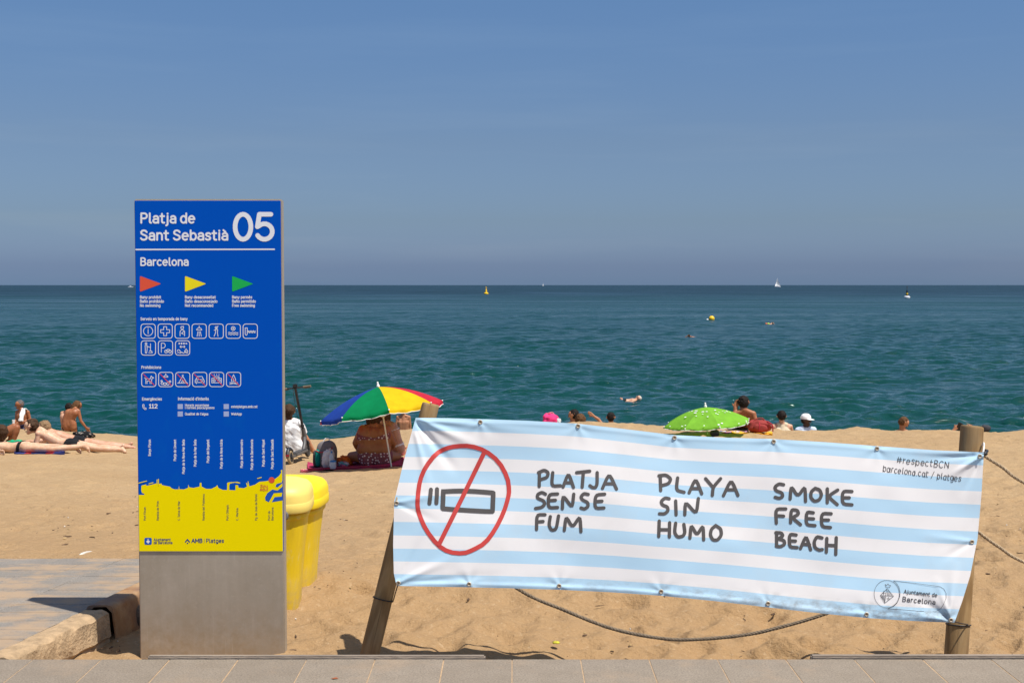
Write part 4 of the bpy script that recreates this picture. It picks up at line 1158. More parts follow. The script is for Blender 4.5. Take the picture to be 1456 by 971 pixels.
hand_text('barcelona.cat / platges', (1255.3, 669.6), (1366.4, 684.6), 8.6, .85, M['thin_ink'], .42, 4)
zE = lambda P: [(1220 + x / 9.1, 800 + y / 9.1) for x, y in P]
print_mesh('crest_ring', [zE([(372 + 163 * math.cos(R(a)), 400 + 178 * math.sin(R(a))) for a in range(0, 360, 10)])], .45, BM, M['thin_ink'], banner, closed=True)
print_mesh('crest_ring', [zE([(460, 230), (500, 262), (530, 310), (546, 380), (540, 440), (510, 510), (460, 560), (390, 590)]), zE([(460, 230), (700, 258), (1060, 305), (1110, 335), (1140, 390), (1140, 450), (1110, 530), (1070, 590), (1000, 630), (800, 622), (390, 590)])], .45, BM, M['thin_ink'], banner)
dm = [zE([(378, 330), (460, 430), (346, 518), (288, 420), (378, 330)]), zE([(372, 340), (346, 515)]), zE([(292, 418), (458, 430)]), zE([(335, 360), (330, 410)]), zE([(316, 386), (360, 388)]), zE([(395, 440), (388, 478)]), zE([(372, 458), (420, 462)])]
for k in range(4):
    dm.append(zE([(388 + k * 16, 350 + k * 18), (384 + k * 15, 424)])); dm.append(zE([(302 + k * 13, 424), (308 + k * 12, 445 + k * 18)]))
dm += [zE([(352, 276), (362, 312), (410, 316), (424, 288)]), zE([(352, 276), (370, 290), (388, 268), (406, 292), (424, 288)])]
print_mesh('crest', dm, .5, BM, M['thin_ink'], banner)
hand_text('Ajuntament de', zE([(592, 392)])[0], zE([(1022, 440)])[0], 5.3, .85, M['thin_ink'], 0, 5)
hand_text('Barcelona', zE([(572, 495)])[0], zE([(1000, 538)])[0], 6.6, 1.0, M['thin_ink'], 0, 6)
# grommets and fixings
for gx, gy in GROM:
    p = BM(gx, gy, .002)
    mb = MB(); ring = []
    for i in range(14):
        a = 2 * math.pi * i / 14; ring.append(p + Vector((.0078 * math.cos(a), -.001, .0078 * math.sin(a))))
    ring.append(ring[0])
    mb.tube(ring, .0028, 6, caps=False)
    g = mb.build('grommet', M['brass'], banner, smooth=True)
    mb = MB(); mb.add([p + Vector((.006 * math.cos(2 * math.pi * i / 12), -.0004, .006 * math.sin(2 * math.pi * i / 12))) for i in range(12)], [tuple(range(12))])
    mb.build('eyelet_hole', M['sand_dark'] if 'sand_dark' in M else M['joint'], g)
# ------------------------------------------------------------------ ropes and ties
def curve_pts(ctrl, n=60):
    """Catmull-Rom through control points"""
    P = [Vector(p) for p in ctrl]; P = [P[0] * 2 - P[1]] + P + [P[-1] * 2 - P[-2]]
    out = []; m = len(P) - 3
    for i in range(m):
        for k in range(n // m + 1):
            t = k / (n // m + 1)
            a, b, c, d = P[i:i + 4]
            out.append(.5 * ((2 * b) + (c - a) * t + (2 * a - 5 * b + 4 * c - d) * t * t + (3 * b - a - 3 * c + d) * t ** 3))
    out.append(P[-2]); return out
def twisted(name, ctrl, r, mat, label, group, pitch=.05, step=.006):
    c = curve_pts(ctrl, 200)
    q = [c[0]]; 
    for a, b in zip(c, c[1:]):
        L = (b - a).length; n = max(1, int(L / step))
        for i in range(1, n + 1): q.append(a.lerp(b, i / n))
    mb = MB(); ref = None; frames = []; s = 0
    for i, p in enumerate(q):
        t = (q[min(i + 1, len(q) - 1)] - q[max(i - 1, 0)]).normalized()
        ref = t.orthogonal().normalized() if ref is None else (ref - t * ref.dot(t)).normalized()
        if i: s += (q[i] - q[i - 1]).length
        frames.append((p, ref.copy(), t.cross(ref), s))
    for k in range(3):
        pts = []
        for p, a, b, s in frames:
            g = 2 * math.pi * (s / pitch + k / 3)
            pts.append(p + (a * math.cos(g) + b * math.sin(g)) * r * .5)
        mb.tube(pts, r * .58, 6)
    o = mb.build(name, mat, smooth=True, origin=q[0])
    return tag(o, label, 'rope', group)
RG = 'ropes strung between the wooden posts'
twisted('rope', [at(590, 690, 5.90), at(650, 775, 5.93), at(740, 839, 5.95), at(800, 866, 5.95), at(870, 893, 5.95), at(940, 907, 5.95), at(990, 908.5, 5.95), at(1060, 902, 5.95), at(1110, 891, 5.95), at(1168, 874, 5.95), at(1270, 835, 5.95), at(1368, 775, 5.93)], .0088, M['dark_rope'], 'dark sagging rope looping below the striped banner', RG)
third = (xat(2080, 5.82), 5.82)
tp0 = Vector((third[0], third[1], sand_z(*third) - .2)); tp1 = Vector((third[0] + .02, third[1], 1.05))
make_post(tp0, tp1, .05, .05, 'round wooden post at the far right end of the rope fence', 15)
twisted('rope', [at(1393, 640, 5.86), at(1400, 648, 5.88), at(1425, 664, 5.86), at(1456, 686, 5.85), at(1560, 735, 5.84), at(1760, 768, 5.83), at(1950, 720, 5.82), tp1 - Vector((0, .05, .12))], .0080, M['rope'], 'upper beige twisted rope running right from the right post', RG)
twisted('rope', [at(1386, 752, 5.84), at(1396, 760, 5.87), at(1420, 777, 5.86), at(1456, 799, 5.85), at(1560, 840, 5.84), at(1760, 860, 5.83), at(1950, 810, 5.82), tp1 - Vector((0, .05, .5))], .0080, M['rope'], 'lower beige twisted rope running right from behind the banner', RG)
def cable_tie(pts, r, label, mat='black_plastic'):
    mb = MB(); mb.tube(curve_pts(pts, 40), r, 6)
    o = mb.build('cable_tie', M[mat], smooth=True); return tag(o, label, 'cable tie', 'ties that fix the banner to the posts')
def around(post0, post1, v, r, front_only=False):
    pass
def ring_on(pa, pb, v, r, tail_to=None, y_tilt=0.0):
    """tie round a post at photo height v"""
    pa, pb = Vector(pa), Vector(pb)
    best = min((abs(v - (CY - F_PX * ((pa.lerp(pb, i / 200) - Vector((0, 0, CAM_Z))).dot(Vector((0, _s, _c)))) / ((pa.lerp(pb, i / 200) - Vector((0, 0, CAM_Z))).dot(Vector((0, _c, -_s)))))), i) for i in range(-40, 220))[1]
    c = pa.lerp(pb, best / 200); ax = (pb - pa).normalized()
    a = Vector((1, 0, 0)) - ax * ax.x; a.normalize(); b = ax.cross(a)
    pts = [c + (a * math.cos(2 * math.pi * k / 20) + b * math.sin(2 * math.pi * k / 20)) * r + ax * y_tilt * math.cos(2 * math.pi * k / 20) for k in range(21)]
    if tail_to is not None: pts = pts + [pts[-1].lerp(Vector(tail_to), .5) + Vector((0, -.012, 0)), Vector(tail_to)]
    return pts
cable_tie(ring_on(pL0, pL1, 851, .047, at(566, 830, 5.50)), .0028, 'black cable tie round the leaning left post')
cable_tie(ring_on(pR0, pR1, 888, .054, at(1352, 882, 5.50), .004), .003, 'black cable tie low on the right post')
mb = MB(); mb.tube(curve_pts([at(1393, 648, 5.70), at(1399, 645, 5.71), at(1404, 641, 5.78), at(1400, 640, 5.86)], 20), .006, 8); mb.ball(at(1400, 645, 5.72), .012, 8, (1.2, .8, .8))
tag(mb.build('cable_tie', M['black_plastic'], smooth=True), 'thick black knot at the top right banner corner', 'cable tie', 'ties that fix the banner to the posts')
cable_tie([at(1396, 650, 5.72), at(1398.5, 640, 5.78), at(1399, 630, 5.82), at(1396, 633, 5.85)], .004, 'frayed white cord end sticking up beside the right post', 'white_cord')
cable_tie([at(563.5, 715, 5.60), at(565, 705, 5.62), at(572, 690, 5.72), at(590, 682, 5.83)], .004, 'thin beige cord tied through the left edge of the banner', 'rope')

# ------------------------------------------------------------------ bins
def make_bin(loc_, lid_mat, label, rot, latch, h):
    root = empty('litter_bin', loc_, label, 'bin', 'yellow plastic bins behind the blue sign', (0, 0, rot))
    mb = MB(); mb.lathe([(.150, -.03), (.158, 0), (.166, .15), (.178, .29), (.194, .42), (.206, h)], n=48, ex=3.6)
    b = mb.build('body', M['bin_yellow'], root, smooth=50)
    mb = MB(); mb.lathe([(.207, h - .012), (.226, h - .014), (.229, h - .006), (.228, h + .035), (.2265, h + .037), (.226, h + .04), (.225, h + .072), (.217, h + .098), (.197, h + .120), (.160, h + .133), (.10, h + .139), (.03, h + .141)], n=48, ex=3.6)
    mb.build('lid', M[lid_mat], root, smooth=50)
    mb = MB(); mb.lathe([(.2075, h - .05), (.2105, h - .045), (.2105, h - .03), (.2075, h - .025)], n=48, ex=3.6)
    mb.build('rim', M['bin_yellow'], root, smooth=50)
    if latch:
        mb = MB(); mb.lathe([(.026, 0), (.03, .004), (.03, .018), (.024, .024)], n=20)
        k = mb.build('latch', M['grey_plastic'], root, smooth=40); k.location = (.09, -.205, h - .02); k.rotation_euler = (R(90), 0, 0)
    return root
make_bin((xat(384, 6.82), 6.82, -.13), 'bin_lid_pale', 'nearer yellow bin with a sun-bleached pale lid beside the sign', R(4), True, .54)
make_bin((xat(406.5, 7.24), 7.24, -.155), 'bin_lid', 'farther yellow bin with a bright lid, right of the pale-lidded one', R(-5), False, .512)

# ------------------------------------------------------------------ beach things
FAB = lambda name, col, **k: plain(name, col, .85, var=k.pop('var', .12), scale=k.pop('scale', 8), bump=k.pop('bump', .3), bscale=k.pop('bscale', 60), spec=.2)
M['pole'] = plain('white_pole', (.72, .70, .62), .4, var=.05)
M['u_blue'] = FAB('canopy_blue', (.02, .075, .44)); M['u_green'] = FAB('canopy_green', (.0, .26, .09)); M['u_yellow'] = FAB('canopy_yellow', (.88, .60, .01)); M['u_red'] = FAB('canopy_red', (.62, .03, .06))
M['u_lime'] = FAB('canopy_lime', (.25, .58, .05)); M['u_white'] = FAB('canopy_white', (.8, .8, .78))
for k_ in ('u_blue', 'u_green', 'u_yellow', 'u_red', 'u_lime'):
    n_, l_ = M[k_].node_tree.nodes, M[k_].node_tree.links
    b_ = n_['Principled BSDF']; tr_ = n_.new('ShaderNodeBsdfTranslucent'); ms_ = n_.new('ShaderNodeMixShader'); ms_.inputs[0].default_value = .42
    l_.new(b_.inputs['Base Color'].links[0].from_socket, tr_.inputs['Color'])
    l_.new(b_.outputs[0], ms_.inputs[1]); l_.new(tr_.outputs[0], ms_.inputs[2]); l_.new(ms_.outputs[0], n_['Material Output'].inputs[0])
def umbrella(base, apex, rad, depth, a0, mats, label, valance=.045, dots=None, sink=.2):
    base, apex = Vector(base), Vector(apex)
    D = (apex - base).normalized()
    root = empty('beach_umbrella', base, label, 'umbrella', 'open beach umbrellas')
    L = (apex - base).length
    r = Vector((1, 0, 0)); r = (r - D * r.dot(D)).normalized(); f = -D.cross(r) if D.cross(r).y > 0 else D.cross(r)
    def S(t, a):
        ra = rad * t; drop = depth * (.30 * t + .70 * t * t)
        return D * (L - .02 - drop) + (f * math.cos(R(a)) + r * math.sin(R(a))) * ra
    mb = MB(); mb.tube([-D * sink, D * (L - .01)], .011, 10); mb.build('pole', M['pole'], root, smooth=40)
    mb = MB(); mb.lathe([(.022, -.02), (.024, .0), (.014, .012), (.012, .03), (.013, .045), (.006, .052)], n=14)
    c_ = mb.build('cap', M['u_white'], root, smooth=50); c_.location = D * L; c_.rotation_mode = 'QUATERNION'; c_.rotation_quaternion = D.to_track_quat('Z', 'Y')
    for k in range(8):
        a = a0 + 45 * k
        NT, NA = 16, 10
        vs, fs = [], []
        for i in range(NT + 1):
            t = .02 + .98 * i / NT
            for j in range(NA + 1):
                w = j / NA
                pa, pb = S(t, a), S(t, a + 45)
                p = pa.lerp(pb, w)
                bow = math.sin(math.pi * w)
                p = p + D * (-.035 * rad * t * t * bow) - (p - D * p.dot(D)) * (.012 * bow * t)
                vs.append(p)
        # valance
        for i in range(1, 4):
            for j in range(NA + 1):
                w = j / NA
                p = vs[NT * (NA + 1) + j]; rad_ = (p - D * p.dot(D)).normalized()
                vs.append(p - D * (valance * i / 3) * (1 + .12 * math.sin(j * 2.1 + k)) + rad_ * .006 * math.sin(j * 1.7 + k * 2) * i)
        for i in range(NT + 3):
            for j in range(NA):
                q = i * (NA + 1) + j; fs.append((q, q + 1, q + NA + 2, q + NA + 1))
        mb = MB(); mb.add(vs, fs); pn = mb.build('canopy_panel', mats[k % len(mats)], root, smooth=60)
        mb = MB(); mb.tube([vs[(NT + 3) * (NA + 1) + j] for j in range(NA + 1)], .005, 5); mb.build('hem', M['u_white'], pn)
        mb = MB(); mb.tube([S(t / 8, a) - D * .012 for t in range(0, 9)], .004, 5); rb = mb.build('rib', M['pole'], root)
        mb = MB(); mb.ball(S(1.0, a) + D * .0, .011, 6); mb.build('rib_tip', M['u_white'], rb)
        mb = MB(); mb.tube([S(.55, a) - D * .015, D * (L - depth - .12)], .0035, 5); mb.build('stretcher', M['pole'], rb)
    if dots:
        r2 = random.Random(4)
        for (t, a, s_) in dots:
            base_p = S(t, a); e1 = (S(t + .02, a) - S(t - .02, a)).normalized(); e2 = (S(t, a + 2) - S(t, a - 2)).normalized(); nn = e2.cross(e1)
            if nn.dot(D) < 0: nn = -nn
            mb = MB()
            ang = R(((a - a0) % 45) / 45 * 180); low = -.035 * rad * t * t * math.sin(ang) - .012 * 0
            mb.add([base_p + D * low + nn * .004 + (e1 * math.cos(2 * math.pi * i / 14) * .7 + e2 * math.sin(2 * math.pi * i / 14)) * s_ * (1 + .15 * math.sin(i * 2.3 + a)) for i in range(14)], [tuple(range(14))])
            mb.build('white_spot', M['u_white'], root)
    return root
YU = 17.72
ub = at(556.5, 661, YU); ub.z = sand_z(ub.x, YU)
umbrella(ub, at(537.5, 548, YU + .09), .87, .34, 12, [M['u_yellow'], M['u_red'], M['u_blue'], M['u_green']], 'large tilted rainbow umbrella in blue, green, yellow and red panels', .05)
gu = at(1006, 620, 19.4); gu.z = sand_z(gu.x, 19.4)
dts = [(random.uniform(.28, .50), a + random.uniform(-8, 8), random.uniform(.010, .026)) for a in range(-90, 95, 13)] + [(random.uniform(.5, .66), a, random.uniform(.012, .022)) for a in (-60, -32, -5, 22, 48, 70)] + [(random.uniform(.86, .95), a, random.uniform(.012, .024)) for a in (-70, -45, -40, -12, 8, 14, 40, 62)]
umbrella(gu, at(1003, 577, 19.4), .675, .24, 8, [M['u_lime']], 'low lime green umbrella dotted with white spots', .022, dts)

def towel(u0, u1, y0, y1, mat, label, skew=0.0, lift=.012, seed=1, name='beach_towel', cat='towel', wr=.018, group=None):
    """cloth laid on the sand between two photo columns and two distances"""
    NX, NY = 48, 26
    vs, fs = [], []
    for j in range(NY + 1):
        t = j / NY; y = y0 + (y1 - y0) * t
        for i in range(NX + 1):
            s = i / NX; x = xat(u0 + (u1 - u0) * s, y) + skew * t
            yy = y + .03 * float(fbm(np.array(s * 4), np.array(t * 3), seed, 2))
            z = sand_z(x, yy) + lift + wr * (float(fbm(np.array(s * 9), np.array(t * 5), seed + 3, 3)) + .35)
            vs.append(Vector((x, yy, z)))
    for j in range(NY):
        for i in range(NX):
            q = j * (NX + 1) + i; fs.append((q, q + 1, q + NX + 2, q + NX + 1))
    # turned-down edge so the cloth has a body
    n = len(vs); ring = [i for i in range(NX + 1)] + [(j + 1) * (NX + 1) - 1 for j in range(1, NY + 1)] + [NY * (NX + 1) + i for i in range(NX - 1, -1, -1)] + [j * (NX + 1) for j in range(NY - 1, 0, -1)]
    vs += [vs[i] - Vector((0, 0, .03)) for i in ring]
    for k in range(len(ring)):
        k2 = (k + 1) % len(ring); fs.append((ring[k], ring[k2], n + k2, n + k))
    c = sum((Vector(v) for v in vs), Vector()) / len(vs)
    mb = MB(); mb.add(vs, fs)
    o = mb.build(name, mat, smooth=True, origin=(c.x, c.y, sand_z(c.x, c.y)))
    return tag(o, label, cat, group)
def m_stripes(name, cols, scale, axis=0, rough=.9):
    m, n, l, b = mat_new(name); setp(b, rough=rough, spec=.15)
    v = nodes_map(n, l)
    sp = n.new('ShaderNodeSeparateXYZ'); l.new(v, sp.inputs[0])
    mu = n.new('ShaderNodeMath'); mu.operation = 'MULTIPLY_ADD'; mu.inputs[1].default_value = scale; mu.inputs[2].default_value = 50.37; l.new(sp.outputs[axis], mu.inputs[0])
    fr = n.new('ShaderNodeMath'); fr.operation = 'FRACT'; l.new(mu.outputs[0], fr.inputs[0])
    cr = n.new('ShaderNodeValToRGB'); cr.color_ramp.interpolation = 'CONSTANT'; l.new(fr.outputs[0], cr.inputs[0])
    e = cr.color_ramp.elements; e[0].color = tuple(cols[0]) + (1,); e[1].position = 1 / len(cols); e[1].color = tuple(cols[1]) + (1,)
    for i in range(2, len(cols)): q = e.new(i / len(cols)); q.color = tuple(cols[i]) + (1,)
    l.new(cr.outputs[0], b.inputs['Base Color']); return m
def m_blotch(name, cols, scale, rough=.9):
    m, n, l, b = mat_new(name); setp(b, rough=rough, spec=.15)
    v = nodes_map(n, l); vo = n.new('ShaderNodeTexVoronoi'); vo.inputs['Scale'].default_value = scale; l.new(v, vo.inputs['Vector'])
    sp = n.new('ShaderNodeSeparateColor'); l.new(vo.outputs['Color'], sp.inputs[0])
    cr = n.new('ShaderNodeValToRGB'); cr.color_ramp.interpolation = 'CONSTANT'; l.new(sp.outputs[0], cr.inputs[0])
    e = cr.color_ramp.elements; e[0].color = tuple(cols[0]) + (1,); e[1].position = 1 / len(cols); e[1].color = tuple(cols[1]) + (1,)
    for i in range(2, len(cols)): q = e.new(i / len(cols)); q.color = tuple(cols[i]) + (1,)
    l.new(cr.outputs[0], b.inputs['Base Color']); return m
M['maroon'] = FAB('maroon_cloth', (.36, .035, .085), var=.3, scale=5); M['pinkcloth'] = FAB('pink_cloth', (.75, .20, .26))
TG = 'towels spread on the sand'
towel(437, 573, 17.72, 18.75, M['maroon'], 'maroon beach blanket under the rainbow umbrella', seed=2, lift=.02, wr=.03, group=TG)
towel(427, 447, 17.74, 18.0, M['pinkcloth'], 'pink corner of cloth at the left end of the maroon blanket', seed=6, group=TG)
towel(566, 590, 18.3, 18.8, M['pinkcloth'], 'pink towel behind the left edge of the banner', seed=8, group=TG)
towel(20, 92, 18.38, 18.95, m_stripes('red_blue_stripes', [(.42, .03, .05), (.05, .075, .32), (.05, .075, .32)], 3.2), 'red and blue striped towel under the nearest sunbather', seed=4, group=TG)
towel(1020, 1062, 19.75, 20.2, m_blotch('pastel_print', [(.7, .7, .72), (.55, .12, .3), (.12, .18, .45), (.7, .7, .7)], 16), 'white towel with a colourful print beside the green umbrella', seed=5, group=TG)
towel(1040, 1098, 19.55, 19.95, FAB('amber_cloth', (.80, .40, .03)), 'amber yellow towel edge under the red backpack', seed=7, group=TG, wr=.03)

def blob(name, c, size, mat, label, cat, seed=1, amp=.25, freq=3.0, ex=2.6, n=20, group=None, parent=None, kind='soft'):
    """soft crumpled volume resting on its base point"""
    vs, fs = [], []
    N, Mm = n * 2, n
    for i in range(Mm + 1):
        th = math.pi * i / Mm
        for k in range(N):
            a = 2 * math.pi * k / N
            d = Vector((math.sin(th) * math.cos(a), math.sin(th) * math.sin(a), -math.cos(th)))
            q = (abs(d.x) ** ex + abs(d.y) ** ex + abs(d.z) ** ex) ** (-1 / ex)
            w = 1 + amp * float(fbm(np.array(d.x * freq + d.z * 1.7 + seed), np.array(d.y * freq + d.z * 2.3), seed, 4))
            vs.append(Vector((d.x * q * w * size[0] / 2, d.y * q * w * size[1] / 2, max(d.z * q * w * size[2] / 2, -size[2] / 2) + size[2] / 2)))
    for i in range(Mm):
        for k in range(N):
            k2 = (k + 1) % N; fs.append((i * N + k, i * N + k2, (i + 1) * N + k2, (i + 1) * N + k))
    mb = MB(); mb.add(vs, fs); o = mb.build(name, mat, parent, smooth=True); o.location = c
    if label: tag(o, label, cat, group)
    return o
def ground(u, Y, dz=0.0):
    x = xat(u, Y); return Vector((x, Y, sand_z(x, Y) + dz))
def at_g(u, v, Y): return at(u, v, Y)
# grey and teal backpack by the umbrella
M['bag_grey'] = FAB('bag_grey', (.17, .16, .165)); M['bag_teal'] = FAB('bag_teal', (.0, .20, .16)); M['bag_dark'] = FAB('bag_dark', (.05, .05, .055)); M['bag_red_trim'] = FAB('bag_red_trim', (.4, .03, .05)); M['red_bag'] = FAB('red_bag', (.30, .045, .04), var=.25)
g = ground(464.5, 18.1)
bp = empty('backpack', g, 'grey backpack with teal side pocket left of the seated woman', 'backpack')
blob('body', (0, 0, 0), (.29, .19, .40), M['bag_grey'], None, None, 3, .10, 2.0, 3.0, 18, parent=bp)
blob('side_pocket', (-.115, -.03, .03), (.09, .17, .26), M['bag_teal'], None, None, 5, .12, 2.0, 3.0, 12, parent=bp)
blob('front_pocket', (-.16, .0, .02), (.07, .15, .24), M['bag_dark'], None, None, 6, .12, 2.0, 3.0, 12, parent=bp)
mb = MB(); mb.tube(curve_pts([(-.14, -.09, .27), (-.07, -.115, .25), (.03, -.11, .28), (.10, -.09, .32)], 20), .007, 6); mb.build('zip', M['bag_red_trim'], bp, smooth=True)
mb = MB(); mb.tube(curve_pts([(-.05, 0, .385), (-.02, 0, .43), (.03, 0, .435), (.05, 0, .39)], 20), .008, 6); mb.build('handle', M['u_white'], bp, smooth=True)
M['film'] = plain('white_plastic_film', (.62, .60, .58), .35, var=.15, scale=14, bump=.6, bscale=30)
blob('plastic_bag', ground(467, 17.95, .01), (.17, .10, .27), M['film'], 'crumpled whitish plastic bag in front of the grey backpack', 'bag', 8, .5, 3.0, 2.3, 18)
M['clear'] = plain('frosted_bottle', (.50, .56, .60), .15, var=.1); M['cap_blue'] = plain('cap_blue', (.02, .2, .5), .4)
def bottle(c, h, r, label, cap_mat='cap_blue'):
    root = empty('bottle', c, label, 'bottle', 'bottles on the maroon blanket')
    mb = MB(); mb.lathe([(r * .9, 0), (r, .01), (r, h * .3), (r * .93, h * .34), (r, h * .38), (r, h * .7), (r * .6, h * .86), (r * .35, h * .92)], n=16); mb.build('body', M['clear'], root, smooth=50)
    mb = MB(); mb.lathe([(r * .4, h * .91), (r * .42, h * .92), (r * .42, h), (r * .36, h * 1.005)], n=14); mb.build('cap', M[cap_mat], root, smooth=50)
    return root
bottle(ground(471.5, 17.85, .02), .24, .035, 'clear bottle with blue cap standing behind the jug')
M['jug'] = plain('cloudy_jug', (.52, .56, .62), .3, var=.08)
j = empty('water_jug', ground(473.5, 17.74, .02), 'cloudy plastic jug with a blue lid at the front of the blanket', 'jug')
mb = MB(); mb.lathe([(.036, 0), (.042, .008), (.045, .03), (.044, .09), (.041, .10)], n=20, ex=3); mb.build('body', M['jug'], j, smooth=50)
mb = MB(); mb.lathe([(.043, .098), (.044, .1), (.042, .112), (.03, .116)], n=20, ex=3); mb.build('lid', M['cap_blue'], j, smooth=50)
blob('folded_towel', ground(490, 18.25, .02), (.26, .24, .13), FAB('orange_cloth', (.78, .17, .02), var=.2), 'crumpled orange cloth between the backpack and the woman', 'towel', 12, .5, 3.0, 2.2, 18)
blob('cloth_bundle', ground(488, 18.0, .02), (.17, .14, .08), m_blotch('print_bundle', [(.55, .5, .52), (.5, .1, .2), (.1, .3, .35), (.45, .42, .4)], 22), 'small bundle of patterned cloth below the orange cloth', 'clothes', 14, .5, 3.0, 2.2, 16)
# red backpack, black bag by the green umbrella
g = ground(1079, 19.75, .03)
rb = empty('backpack', g, 'dark red backpack right of the sunbathing man', 'backpack')
blob('body', (0, 0, 0), (.36, .22, .20), M['red_bag'], None, None, 21, .22, 2.4, 2.6, 20, parent=rb)
blob('front_pocket', (.0, -.10, .02), (.22, .08, .12), M['red_bag'], None, None, 24, .15, 2.4, 2.8, 14, parent=rb)
mb = MB(); mb.tube(curve_pts([(-.09, -.03, .185), (-.03, -.03, .225), (.05, -.03, .22), (.08, -.03, .175)], 20), .009, 6); mb.build('handle', M['red_bag'], rb, smooth=True)
for s_ in (-1, 1):
    mb = MB(); mb.tube(curve_pts([(.06 * s_ + .05, -.06, .18), (.10 * s_ + .08, -.13, .13), (.11 * s_ + .08, -.13, .03)], 20), .010, 6); mb.build('strap', M['bag_red_trim'], rb, smooth=True)
blob('beach_bag', ground(1016, 18.9, 0), (.13, .12, .12), M['bag_dark'], 'small black bag under the green umbrella', 'bag', 31, .3, 2.5, 2.3, 14)
# pink bag on the ridge
g = at(783, 598.5, 21.9); g.z = sand_z(g.x, 21.9) - .02
pk = empty('beach_bag', g, 'bright pink bag on the ridge behind the banner', 'bag')
blob('body', (0, 0, 0), (.27, .18, .23), FAB('hot_pink', (.85, .05, .20), var=.3), None, None, 41, .35, 2.6, 3.0, 18, parent=pk)
blob('cloth', (.13, -.03, .04), (.09, .10, .12), m_blotch('bw_print', [(.6, .6, .6), (.08, .08, .1), (.5, .5, .52)], 30), None, None, 43, .4, 2.6, 2.4, 12, parent=pk)
mb = MB(); mb.tube(curve_pts([(-.07, -.02, .22), (-.03, -.02, .25), (.03, -.02, .255), (.06, -.02, .22)], 20), .009, 6); mb.build('handle', M['pinkcloth'], pk, smooth=True)
# clothes beside the sunbathers
blob('clothes_pile', ground(25, 19.35, .0), (.16, .2, .10), FAB('navy_cloth', (.012, .016, .045)), 'navy clothes heaped behind the nearest sunbather', 'clothes', 51, .5, 3.0, 2.2, 16)
blob('clothes_pile', ground(21, 19.55, .0), (.28, .2, .11), FAB('green_cloth', (.01, .33, .15), var=.3), 'green cloth heaped beside the navy clothes', 'clothes', 53, .5, 3.0, 2.2, 16)
blob('clothes_pile', ground(119, 21.3, .0), (.34, .2, .13), m_blotch('black_straps', [(.012, .012, .014), (.02, .02, .022), (.25, .22, .19), (.012, .012, .014)], 26), 'tangled black bag straps beyond the propped-up sunbather', 'clothes', 55, .6, 4.0, 2.1, 18)

